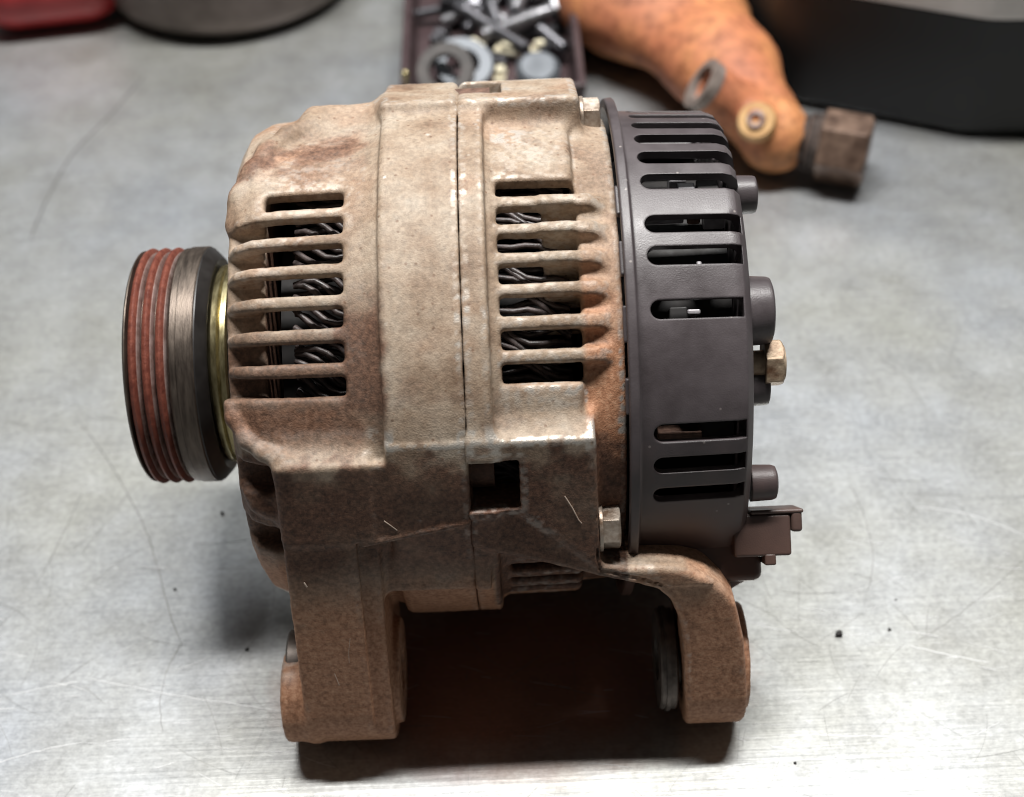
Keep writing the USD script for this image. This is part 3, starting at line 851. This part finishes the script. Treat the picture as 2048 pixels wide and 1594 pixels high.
def winding(x0, x1, sgn, seed):
    rg = random.Random(seed); out = []
    n = 132
    for k in range(n):
        a = 2 * math.pi * k / n
        for lay, r0 in enumerate((53.6, 51.2)):
            pts = []
            tw = sgn * (0.13 + rg.uniform(-0.012, 0.015)) * (1 if lay == 0 else 0.4)
            for t in np.linspace(0, 1, 7):
                r = r0 - 2.0 * t ** 4 + rg.uniform(-0.25, 0.25)
                aa = a + tw * t + 0.03 * math.sin(6 * t + k)
                pts.append((x0 + (x1 - x0) * t, r * math.cos(aa), r * math.sin(aa)))
            out.append(tube(pts, 0.72, 6))
    return fixed(trimesh.util.concatenate(out))


put('copper_winding', winding(-33, -47.5, 1, 1), COPPER, ALT, smooth=True)
put('copper_winding', winding(-5, 13.5, -1, 2), COPPER, ALT, smooth=True)
# the boss seen in the lower window and the bolt in the upper one
put('window_spigot', fixed(along_x(m3.Manifold.cylinder(7.4, 5.2, 5.2, 40), -12, 54.2 * math.cos(math.radians(-29)), 54.2 * math.sin(math.radians(-29)))), RUSTBR, ALT, smooth=40)
put('window_spigot', fixed(along_x(m3.Manifold.cylinder(9.5, 5.6, 5.6, 40), -12, 60.8 * c68 - 5.8 * s68, 60.8 * s68 + 5.8 * c68)), RUSTBR, ALT, smooth=40)

# through bolts
for th, r, af, x0, rz in ((68.5, 59.0, 8.8, 18.9, 12), (-44.0, 60.2, 9.0, 18.4, 20)):
    n, u = r * math.cos(math.radians(th)), r * math.sin(math.radians(th))
    b = put('bolt_head', fixed(along_x(hexprism(af, 4.0, 0.7).rotate([0, 0, rz]), x0 + 0.9, n, u)), BOLT, ALT)
    put('washer', fixed(along_x(m3.Manifold.cylinder(0.9, af * 0.62, af * 0.62, 40), x0, n, u)), BOLT, b.GetPath(), smooth=40)

def face_pt(x, s_, d=64.6):
    return (x, PN[0] * d + PS[0] * s_, PN[1] * d + PS[1] * s_)


SCRC = plain('pale_scratch', (0.36, 0.27, 0.21), (0.50, 0.41, 0.34), 500, (0.4, 0.6), metallic=0.2)
for host, path, r in ((rh, ((10.7, 3.9), (12.3, 7.0), (13.6, 10.1), (14.3, 11.1)), 0.15), (fh, ((-29.3, 8.4), (-27.9, 9.7), (-26.6, 11.0)), 0.14), (fh, ((-48.5, 24.0), (-48.0, 25.2)), 0.22), (fh, ((-44, 50), (-43.2, 53.5)), 0.08), (fh, ((-39.5, 40), (-40.2, 44), (-40.3, 47)), 0.06)):
    put('pale_scratch', fixed(tube([face_pt(*q) for q in path], r, 6)), SCRC, host, smooth=True)

# bushing in the right lug
put('bushing', fixed(lathe([(-57.5, 5.4), (-57.5, 8.6), (-57.0, 9.2), (-50, 9.2), (-50, 5.4)], 48).apply_translation((0, LUG[0], LUG[1] + 1.5))), BUSH, ALT, smooth=35)
put('bushing', fixed(lathe([(x, r) for x, r in ((33.6, 12.4), (33.2, 12.0), (33.2, 5.5), (52, 5.5), (52, 6.1), (39, 6.1), (37.4, 6.1), (37.4, 12.0), (37.0, 12.4))], 64).apply_translation((0, LUG[0], LUG[1]))), BUSH, ALT, smooth=35)
put('washer', fixed(lathe([(34.6, 5.8), (34.6, 12.9), (35.6, 12.9), (35.6, 5.8)], 64).apply_translation((0, LUG[0], LUG[1]))), BUSH, ALT, smooth=35)

# pulley: red ribs, plain band, zinc hub
pul = put('pulley', fixed(lathe([(-92.0, 8), (-92.0, 28.6), (-91.5, 29.4), (-91.2, 29.4), (-90.6, 27.2), (-81.5, 27.2), (-81.0, 29.4), (-80.6, 29.7), (-79.2, 29.7), (-79.0, 30.0), (-75.2, 30.0), (-74.9, 29.8), (-75.6, 21), (-76.2, 8)], 128)), STEELP, ALT, smooth=28)
for k in range(3):
    x = -91.1 + 3.25 * k
    put('pulley_rib', fixed(lathe([(x, 26.6), (x + 0.15, 27.6), (x + 0.55, 28.9), (x + 1.0, 29.75), (x + 1.6, 30.0), (x + 2.1, 29.7), (x + 2.5, 28.8), (x + 2.85, 27.4), (x + 3.0, 26.6)], 128)), REDOX, pul.GetPath(), smooth=50)
    put('rib_edge', fixed(lathe([(x + 2.35, 26.6), (x + 2.5, 28.83), (x + 2.7, 28.9), (x + 3.12, 28.2), (x + 3.25, 26.6)], 128)), STEELB, pul.GetPath(), smooth=50)
put('pulley_back', fixed(lathe([(-76, 9), (-75.0, 29.75), (-74.6, 29.7), (-72.6, 27.6), (-72.2, 26.8), (-72.6, 24.6), (-73.2, 9)], 128)), BLACKPAINT, pul.GetPath(), smooth=30)
put('hub_spacer', fixed(lathe([(-77, 8), (-77, 20.5), (-73.4, 22.8), (-71.8, 25.0), (-70.4, 25.3), (-70.0, 24.7), (-69.4, 25.7), (-68.2, 25.7), (-67.8, 25.0), (-67.8, 8)], 96)), ZINC, ALT, smooth=25)
put('shaft_collar', fixed(lathe([(-67, 6), (-67, 21), (-60, 23), (-60, 6)], 64)), BLACK, ALT, smooth=30)


# rear cover: thin slotted cap
def rear_cover():
    def rev(pr):
        return toman(lathe(pr, 160))
    shell = rev([(25.3, 60.6), (25.3, 62.4), (25.6, 62.7), (27.3, 62.9), (27.6, 62.6), (27.6, 60.0), (28.2, 59.5), (49.5, 58.7), (51.6, 58.0), (53.0, 56.3), (53.4, 54.5), (53.4, 14), (51.3, 14), (51.3, 53.5), (50.4, 55.6), (48.8, 56.6), (28, 57.4)])
    cuts, ang = [], []
    def slot(th, w, x1=51.3, x0=30.7, over=False):
        sec = m3.CrossSection.circle(w / 2, 24).translate([x0 + w / 2, 0]) + m3.CrossSection.square([x1 - x0 - w / 2, w]).translate([x0 + w / 2, -w / 2])
        t = tomesh(sec.extrude(20))                    # x along, y across, z outwards
        c, s = math.cos(math.radians(th)), math.sin(math.radians(th))
        q = t.vertices[:, 2] + 48
        v = np.stack([t.vertices[:, 0], q * c - t.vertices[:, 1] * s, q * s + t.vertices[:, 1] * c], -1)
        m = trimesh.Trimesh(v, t.faces, process=False)
        if m.volume < 0:
            m.invert()
        return toman(m)
    SL = [(5.9, 4.3, 51.2), (17.7, 4.5, 51.8), (25.25, 4.5, 52.2), (36.8, 4.6, 55), (44.8, 4.5, 55), (52.4, 4.4, 55), (60.0, 4.2, 55), (67.6, 4.0, 55), (75.2, 4, 55), (83, 4, 55), (91, 4, 55), (99, 4, 55), (107, 4, 55),
          (-20.7, 4.4, 51.3), (-28.3, 4.2, 51.3), (-36.0, 3.9, 51.3)]
    out = shell
    for th, w, x1 in SL:
        out = out - slot(th, w, x1)
    return out, SL


rc, SL = rear_cover()
tm = tomesh(rc)
cen = tm.triangles_center
cth = np.degrees(np.arctan2(cen[:, 2], cen[:, 1])); cr = np.hypot(cen[:, 1], cen[:, 2])
grp = np.full(len(cen), -1)
# bars between slots as parts: slice the solid
bars = []
order = sorted([s_[0] for s_ in SL])
body = rc
def wedge(t0, t1, x0, x1):
    k = 6
    a = np.radians(np.linspace(t0, t1, k))
    pts = [(50 * math.cos(q), 50 * math.sin(q)) for q in a] + [(75 * math.cos(q), 75 * math.sin(q)) for q in a[::-1]]
    t = tomesh(m3.CrossSection([pts]).extrude(x1 - x0))
    m = trimesh.Trimesh(np.stack([t.vertices[:, 2] + x0, t.vertices[:, 0], t.vertices[:, 1]], -1), t.faces, process=False)
    if m.volume < 0:
        m.invert()
    return toman(m)
for a, b in zip(order[:-1], order[1:]):
    if b - a > 13:
        continue
    wdg = wedge(a, b, 33.2, 51.0)
    bars.append(body ^ wdg)
    body = body - wdg
cov = put('rear_cover', fixed(tomesh(body)), COVER, ALT, smooth=32)
for b in bars:
    put('cover_bar', fixed(tomesh(b)), COVER, cov.GetPath(), smooth=32)
cv = cov.GetPath()


def boss_x(name, x0, x1, N, U, r, mat=None, r2=None, rnd=0.8, parent=None):
    r2 = r2 or r * 0.95
    t = lathe([(x0, 0.01), (x0, r), (x1 - rnd, r2), (x1 - rnd * 0.3, r2 - rnd * 0.25), (x1, r2 - rnd), (x1, 0.01)], 48)
    t.apply_translation((0, N, U))
    return put(name, fixed(t), mat or COVER, parent or cv, smooth=40)


boss_x('round_boss', 52, 58.2, 37, 33.0, 4.6)
boss_x('round_boss', 52, 58.9, 47, 5.6, 8.0, rnd=1.2)
boss_x('round_boss', 52, 58.6, 41, -11.0, 5.0, rnd=0.7)
boss_x('round_boss', 54, 60.2, 38, -33.6, 4.3, rnd=1.3)
nut = put('terminal_nut', fixed(along_x(hexprism(9.6, 4.2, 1.2).rotate([0, 0, 8]), 57.2, 44, -6.2)), NUT, ALT)
put('nut_collar', fixed(along_x(m3.Manifold.cylinder(1.2, 4.0, 4.0, 32), 60.6, 44, -6.2)), NUT, nut.GetPath(), smooth=40)
put('terminal_stud', fixed(along_x(m3.Manifold.cylinder(8.0, 3.0, 3.0, 24), 54, 44, -6.2)), NUT, nut.GetPath(), smooth=40)
# thicker end section of the cover low on the near side
seg = []
a = np.radians(np.linspace(-58, 2, 20))
for x, ro in ((52.0, 57.2), (55.4, 55.6), (56.6, 54.0)):
    pass
pts = [(41 * math.cos(q), 41 * math.sin(q)) for q in a] + [((52.5 + 2.8 * math.sin((q - a[0]) / (a[-1] - a[0]) * math.pi)) * math.cos(q), (52.5 + 2.8 * math.sin((q - a[0]) / (a[-1] - a[0]) * math.pi)) * math.sin(q)) for q in a[::-1]]
t = tomesh(m3.CrossSection([pts]).extrude(4.6, scale_top=(0.97, 0.97)))
put('end_housing', fixed(trimesh.Trimesh(np.stack([t.vertices[:, 2] + 52.8, t.vertices[:, 0], t.vertices[:, 1]], -1), t.faces, process=False)), COVERB, cv, smooth=30)
# foot of the cover and its plug socket
def vbox(name, x0, x1, n0, n1, u0, u1, r, mat, parent, smooth=35):
    return put(name, fixed(tomesh(rbox(x0, x1, n0, n1, u0, u1, r, 12))), mat, parent, smooth=smooth)
low = vbox('cover_foot', 30, 57, 4, 33, -57, -40, 2.0, COVERB, cv)
put('cover_foot_step', fixed(tomesh(m3.Manifold.batch_hull([rbox(33, 54, 6, 30, -57.5, -52, 1.2, 10), rbox(36, 46.5, 8, 26, -62, -59, 1.0, 10)]))), COVERB, low.GetPath(), smooth=35)
sock = vbox('plug_socket', 50, 63.3, 24, 37, -50.8, -41.0, 0.7, COVERB, ALT)
vbox('socket_latch', 54, 66.3, 25, 37.4, -41.0, -40.0, 0.45, COVERB, sock.GetPath())
vbox('latch_hook', 63.4, 66.0, 25, 37.2, -45.4, -40.3, 0.8, COVERB, sock.GetPath())
vbox('socket_key', 57, 59.6, 27, 37, -52.9, -50.2, 0.4, COVERB, sock.GetPath())
# seal between casting and cover
put('cover_seal', fixed(lathe([(23.6, 50), (23.6, 56.4), (25.2, 56.4), (25.2, 50)], 96)), BLACK, ALT, smooth=30)
for k, th in enumerate((31, 17, 3, -12)):
    t = tomesh(rbox(24.6, 25.9, -0.9, 0.7, -4, 4, 0.3))
    c, s = math.cos(math.radians(th)), math.sin(math.radians(th))
    v = np.stack([t.vertices[:, 0], (t.vertices[:, 1] + 60.0) * c - t.vertices[:, 2] * s, (t.vertices[:, 1] + 60.0) * s + t.vertices[:, 2] * c], -1)
    put('seal_clip', fixed(trimesh.Trimesh(v, t.faces, process=False)), COVER, cv)
# rectifier parts seen through the slots
put('rectifier_plate', fixed(lathe([(26, 12), (26, 47), (28.5, 47), (28.5, 12)], 64)), BLACK, ALT, smooth=30)
rp = '%s/rectifier_plate' % ALT
for x0, x1, th, r, w, m in ((39, 43, 53, 49, 4.5, CLIP), (40.5, 44.5, 45, 50, 4.5, CLIP), (30, 41, 37, 51.5, 5, CLIP), (42, 45, 37, 50, 3, RUSTBR), (45.5, 50.5, 36, 49.5, 4, CLIP), (30, 36, 17, 49, 4, CLIP), (41, 47, 17, 48.5, 4.5, BLACK),
                            (42.5, 43.7, 19, 51, 1.4, CLIP), (36, 40, 6, 49, 4, BLACK), (40, 43, 7, 48.5, 1.2, CLIP), (38, 44, -21, 47, 5, RUSTBR), (33, 43, -29, 47, 4, RUSTBR), (45, 50, 46, 50, 5, BLACK)):
    t = tomesh(rbox(x0, x1, r - 4, r, -w / 2, w / 2, 0.35))
    c, s = math.cos(math.radians(th)), math.sin(math.radians(th))
    v = np.stack([t.vertices[:, 0], t.vertices[:, 1] * c - t.vertices[:, 2] * s, t.vertices[:, 1] * s + t.vertices[:, 2] * c], -1)
    put('diode_block', fixed(trimesh.Trimesh(v, t.faces, process=False)), m, rp)
put('brush_box', fixed(lathe([(29, 10), (29, 44), (50.8, 44), (50.8, 10)], 48)), BLACK, ALT, smooth=30)


# ------------------------------------------------------------------ things behind it
def zlathe(profile, n=72):
    t = lathe([(z, r) for r, z in profile], n)
    v = np.stack([t.vertices[:, 1], t.vertices[:, 2], t.vertices[:, 0]], -1) / 1000
    m = trimesh.Trimesh(v, t.faces, process=False)
    if m.volume < 0:
        m.invert()
    return m


pot = thing('steel_drum', 'round brown-grey steel drum with rounded lower edge, beside the red handle', 'drum', (-0.117, 0.331, 0))
put('drum_body', zlathe([(0.01, 1.5), (45, 1.5), (50.5, 2.2), (54.2, 4.8), (56.2, 9), (57, 15), (57, 60), (55, 62), (50, 62), (50, 58), (0.01, 58)]), POT, pot.GetPath(), smooth=30)
put('drum_foot', zlathe([(0.01, 0), (46, 0), (46, 1.6), (0.01, 1.6)]), RUBBER, pot.GetPath(), smooth=30)

red = thing('red_handle', 'blurred red plastic handle lying at the top left edge, beside the steel drum', 'handle', (-0.193, 0.303, 0), 0.15)
put('grip', tomesh(m3.Manifold.batch_hull([m3.Manifold.sphere(0.018, 32).translate([x, 0, 0.018]) for x in (-0.012, 0.017)] + [m3.Manifold.sphere(0.014, 32).translate([0.0, 0.05, 0.0145])])), REDP, red.GetPath(), smooth=60)
put('grip_end', tomesh(m3.Manifold.cylinder(0.006, 0.011, 0.012, 32).rotate([0, 90, 0]).translate([0.030, 0, 0.016])), REDP, red.GetPath(), smooth=40)

# parts bin
tray = thing('parts_tray', 'small dark brown plastic tray of loose screws behind the alternator', 'tray', (-0.0025, 0.245, 0))
tp = tray.GetPath()
put('tray_floor', tomesh(rbox(-0.031, 0.031, -0.05, 0.08, 0, 0.0092, 0.0008)), BINP, tp)
for x in (-1, 1):
    put('tray_wall', tomesh(m3.Manifold.batch_hull([rbox(*sorted((x * 0.029, x * 0.0312)), -0.05, 0.08, 0.0, 0.004, 0.0006), rbox(*sorted((x * 0.0315, x * 0.0345)), -0.052, 0.082, 0.022, 0.025, 0.0008)])), BINP, tp)
for y0, y1 in ((-0.052, -0.049), (0.078, 0.081)):
    put('tray_wall', tomesh(rbox(-0.0325, 0.0325, y0, y1, 0.0, 0.0248, 0.0008)), BINP, tp)


def screw(name, label, x, y, z, rz, tilt, L, r, mat, group=None):
    t = thing(name, label, 'screw', (x, y, z), rz, group)
    sh = m3.Manifold.cylinder(L, r, r * 0.9, 20)
    for k in range(int(L / (r * 0.55)) - 4):
        sh = sh + m3.Manifold.cylinder(r * 0.28, r * 1.16, r * 1.0, 20).translate([0, 0, L - (k + 1) * r * 0.55])
    hd = hexprism(r * 3.4, r * 1.5, r * 0.25).translate([0, 0, -r * 1.5])
    rr = [0, 90 + tilt, 0]
    put('shank', tomesh(sh.rotate(rr)), mat, t.GetPath(), smooth=30)
    h = put('screw_head', tomesh(hd.rotate(rr)), mat, t.GetPath(), smooth=25)
    return t


SC = [('dark hex screw lying slanted across the tray towards its middle', -0.017, 0.288, 0.0175, -0.86, 4, 0.036, 0.0021, SCREW),
      ('screw with a pale end lying slanted right in the tray', 0.022, 0.281, 0.017, 3.6, 4, 0.026, 0.0023, SCREWL),
      ('bright screw at the back of the tray', -0.004, 0.300, 0.0165, 0.5, 3, 0.022, 0.0018, SCREWL),
      ('dark screw at the left of the tray', -0.021, 0.268, 0.012, -0.6, 3, 0.024, 0.0022, SCREW),
      ('short screw standing out at the back right of the tray', 0.014, 0.301, 0.020, -1.9, 8, 0.018, 0.0022, SCREWL),
      ('dark screw lying along the right wall of the tray', 0.021, 0.258, 0.011, 1.7, 2, 0.028, 0.0022, SCREW),
      ('dark screw under the others in the tray middle', 0.003, 0.274, 0.010, 0.25, 2, 0.026, 0.0022, SCREW),
      ('dark screw across the back of the tray', 0.0, 0.312, 0.014, 0.1, 2, 0.026, 0.0024, SCREW),
      ('small bright screw at the back left of the tray', -0.018, 0.303, 0.014, 0.9, 4, 0.016, 0.0018, SCREWL)]
for lab, x, y, z, rz, ti, L, r, m in SC:
    screw('screw', lab, x, y - 0.021, z + 0.002, rz, ti, L * 1.2, r * 1.25, m)


rg = random.Random(12)
for k in range(14):
    screw('screw', 'loose dark screw in the heap at the back of the tray', rg.uniform(-0.019, 0.019), rg.uniform(0.256, 0.300), 0.0122 + 0.0004 * k, rg.uniform(0, 6.28), rg.uniform(-6, 10), rg.uniform(0.018, 0.03), 0.0022, SCREW if k % 4 else SCREWL, 'loose screws heaped in the tray')


def ring(name, label, cat, x, y, z, ro, ri, h, mat, tilt=(0, 0)):
    t = (m3.Manifold.cylinder(h, ro, ro, 40) - m3.Manifold.cylinder(h * 3, ri, ri, 40).translate([0, 0, -h])).rotate([tilt[0], tilt[1], 0])
    X = thing(name, label, cat, (x, y, z))
    put('ring', tomesh(t), mat, X.GetPath(), smooth=40)


ring('rubber_ring', 'black ring leaning in the front left of the tray', 'ring', -0.020, 0.219, 0.0165, 0.011, 0.0065, 0.004, RUBBER, (38, -12))
ring('washer', 'grey washer lying behind the black ring in the tray', 'washer', -0.014, 0.229, 0.014, 0.0115, 0.0065, 0.002, GREYBL, (24, 8))
cp_ = thing('round_cap', 'blue-grey round cap in the front right of the tray', 'cap', (0.0150, 0.219, 0.0095))
put('cap_body', tomesh(m3.Manifold.batch_hull([m3.Manifold.cylinder(0.010, 0.0085, 0.0085, 40), m3.Manifold.cylinder(0.012, 0.0065, 0.0065, 40)]).rotate([20, 0, 0])), GREYBL, cp_.GetPath(), smooth=40)
for lab, x, y, z, rz, sx, sy in (('cream plastic clip left of the middle of the tray', -0.010, 0.250, 0.0165, 0.7, 0.010, 0.005), ('cream plastic clip in the middle of the tray', 0.0045, 0.246, 0.017, -0.35, 0.012, 0.005),
                                 ('small cream clip behind the round cap in the tray', 0.0165, 0.247, 0.0165, 0.2, 0.008, 0.0045), ('narrow cream strip standing at the front of the tray', 0.0005, 0.2345, 0.013, 1.45, 0.010, 0.0045)):
    c = thing('plastic_clip', lab, 'clip', (x, y - 0.007, z - 0.0045), rz)
    cb = put('clip_plate', tomesh(rbox(-sx / 2, sx / 2, -sy / 2, sy / 2, 0, 0.002, 0.0006)), CREAM, c.GetPath())
    put('clip_tongue', tomesh(rbox(-sx / 4, sx / 4, -sy / 2 + 0.0005, sy / 2 - 0.0005, 0.0018, 0.0046, 0.0006)), CREAM, c.GetPath())
# brass pin at the tray's front left corner
pin = thing('brass_pin', 'tiny brass pin head at the front left corner of the tray', 'pin', (-0.0345, 0.197, 0.022))
put('pin_head', tomesh(m3.Manifold.sphere(0.0016, 24).translate([0, 0, 0.008])), ZINC, pin.GetPath(), smooth=True)
put('pin_shank', tomesh(m3.Manifold.cylinder(0.008, 0.0008, 0.0008, 16)), ZINC, pin.GetPath(), smooth=True)

# rusted casting with a hose port, boot and nut
ru = thing('rusted_casting', 'orange rusted cone-shaped casting with open tube port, black boot and brown hex nut', 'casting', (0.09, 0.2, 0))
RL = ru.GetPath()
RX, RY = 0.09, 0.2


def rust_body():
    F = Field((-70, -55, 0), (40, 150, 62), 1.0)
    def cap(a, b, ra, rb, fl=1.0):
        a, b = np.array(a, float), np.array(b, float)
        e = b - a
        def fn(X, N, U):
            t = np.clip(((X - a[0]) * e[0] + (N - a[1]) * e[1] + (U - a[2]) * e[2]) / (e @ e), 0, 1)
            r = ra + (rb - ra) * t * t * (3 - 2 * t)
            return (np.sqrt((X - a[0] - e[0] * t) ** 2 + (N - a[1] - e[1] * t) ** 2 + ((U - a[2] - e[2] * t) / fl) ** 2) - r) * min(1, fl)
        return fn
    BIG = ((-80, 60), (-60, 160), (-10, 80))
    F.add(cap((-28, 66, 22), (-6, 12, 21), 36, 21, 0.62), BIG, 4)
    F.add(cap((-36, 120, 24), (-28, 66, 22), 42, 36, 0.62), BIG, 6)
    F.add(cap((-8, 14, 21), (9, -31, 15), 17, 13, 1.0), BIG, 10)
    F.add(cap((-1, -26, 22), (-17, -24.6, 33.4), 9.0, 9.0), BIG, 3)
    F.cut(lambda X, N, U: (X + 16.2) * 0.82 - (U - 33.0) * 0.57, ((-40, -4), (-40, -8), (16, 56)), 0.4)
    F.cut(cap((-22, -24.2, 37), (-3, -25.8, 23.6), 6.4, 6.0), BIG, 0.3)
    F.add(cap((1, -34, 24), (6, -31, 17), 7.0, 8.0), BIG, 2.5)
    return F


Fb = rust_body()
V, Q, Nn, cu = Fb.surface()
Vw = (V + Nn * ((fbm(V, 0.12, 3, 3) - 0.5) * 1.6)[:, None]) / 1000
f = np.vstack([Q[:, [0, 1, 2]], Q[:, [0, 2, 3]]])
tri = Vw[f[:3000]]
if (np.cross(tri[:, 1] - tri[:, 0], tri[:, 2] - tri[:, 0]) * Nn[f[:3000, 0]]).sum(1).mean() < 0:
    f = f[:, ::-1]
put('cone_body', (Vw, f), RUST, RL, normals=Nn)
def aim(man, p, d):
    d = np.array(d, float); d /= np.linalg.norm(d)
    z = np.array([0, 0, 1.0]); a = np.cross(z, d); s = np.linalg.norm(a); ang = math.atan2(s, d[2])
    Rm = trimesh.transformations.rotation_matrix(ang, a / s if s > 1e-9 else [1, 0, 0])
    t = tomesh(man); t.apply_transform(Rm); t.apply_translation(p); t.apply_scale(0.001)
    return t
dA = np.array([-0.82, 0.07, 0.57])
put('port_tube', aim(m3.Manifold.cylinder(4.2, 9.3, 9.6, 40) - m3.Manifold.cylinder(20, 6.6, 6.6, 40).translate([0, 0, -5]), (-15.2, -24.75, 32.2), dA), plain('grey_rust_rim', (0.16, 0.13, 0.115), (0.30, 0.25, 0.22), 200, (0.5, 0.65), metallic=0.3), RL, smooth=30)
put('bore_shade_disc', aim(m3.Manifold.cylinder(1.0, 6.9, 6.9, 40), (-9.0, -25.2, 28.0), dA), BLACK, RL, smooth=30)  # black disc added to paint the shade deep in the open port
pl = put('port_plug', aim(m3.Manifold.cylinder(4, 7.2, 6.4, 40), (0.6, -37.0, 25), (-0.25, -0.62, 0.74)), YELRUST, RL, smooth=30)
put('plug_ring', aim(m3.Manifold.cylinder(1.4, 3.6, 3.0, 30) - m3.Manifold.cylinder(6, 1.8, 1.8, 24), (-0.5, -39.6, 28.0), (-0.25, -0.62, 0.74)), STEELB, pl.GetPath(), smooth=30)
dB = np.array([0.93, -0.34, -0.03])
for k in range(4):
    r = (10.6, 9.6, 10.8, 11.4)[k]
    put('boot_ring', aim(m3.Manifold.revolve(m3.CrossSection([[(0.1, 0), (r - 1, 0), (r, 1.2), (r - 0.9, 2.6), (0.1, 2.6)]]), 48), np.array([16, -32.5, 14.5]) + dB * (2.9 * k - 1.5), dB), THREAD, RL, smooth=40)
put('hex_nut', aim(hexprism(22.5, 17, 2.2).rotate([0, 0, 10]), np.array([16, -32.5, 14.2]) + dB * 9.2, dB), NUTBR, RL)

# black case with a pale lid
case = thing('black_case', 'large black plastic case with a pale lid at the top right, behind the rusted casting', 'case', (0.18, 0.185, 0))
def prism(pts, z0, z1, r):
    cs = m3.CrossSection([pts]).offset(-r, m3.JoinType.Round, 2, 24).offset(r, m3.JoinType.Round, 2, 24)
    return cs, cs.extrude(z1 - z0).translate([0, 0, z0])
cpts = [(-0.072, 0.030), (-0.006, 0.0), (0.10, -0.006), (0.14, 0.16), (-0.10, 0.18)][::1]
if Polygon(cpts).exterior.is_ccw is False:
    cpts = cpts[::-1]
cs = m3.CrossSection([cpts]).offset(-0.022, m3.JoinType.Round, 2, 48).offset(0.022, m3.JoinType.Round, 2, 32)
put('case_body', tomesh(cs.extrude(0.047, scale_top=(1.01, 1.01)).translate([0, 0, 0.003])), CASEBL, case.GetPath(), smooth=30)
put('case_lid', tomesh(cs.offset(0.002, m3.JoinType.Round, 2, 32).extrude(0.012).translate([0, 0, 0.0505])), CASELID, case.GetPath(), smooth=30)
put('case_foot', tomesh(cs.offset(-0.01, m3.JoinType.Round, 2, 32).extrude(0.0031)), CASEBL, case.GetPath(), smooth=30)

# crumbs
for i, (x, y, s, lab) in enumerate(((83.9, -44.0, 1.25, 'largest black crumb on the bare steel, right of the alternator'), (97.5, -43.0, 0.6, 'small dark crumb right of the largest crumb'),
                                    (-85.2, 8.4, 0.85, 'flat dark crumb under the pulley, on the bare steel'), (65.9, -82.6, 0.5, 'tiny round crumb at the bottom right of the alternator'),
                                    (101.3, -33.1, 0.4, 'tiny crumb farthest right on the steel'), (-95.2, -19.4, 0.55, 'small dark crumb beside the long scratch, left of the mounting foot'),
                                    (-73.0, -41.1, 0.7, 'brown crumb just left of the mounting foot'))):
    rg = np.random.default_rng(i + 50)
    pts = rg.normal(0, 1, (26, 3)); pts /= np.linalg.norm(pts, axis=1, keepdims=True)
    pts *= rg.uniform(0.6, 1.15, (26, 1)) * s * np.array([1, 0.75, 0.55])
    m = trimesh.Trimesh(pts / 1000).convex_hull
    m.apply_translation((x / 1000, y / 1000, -m.bounds[0, 2]))
    tag(put('crumb', m, CRUMB), lab, 'crumb')
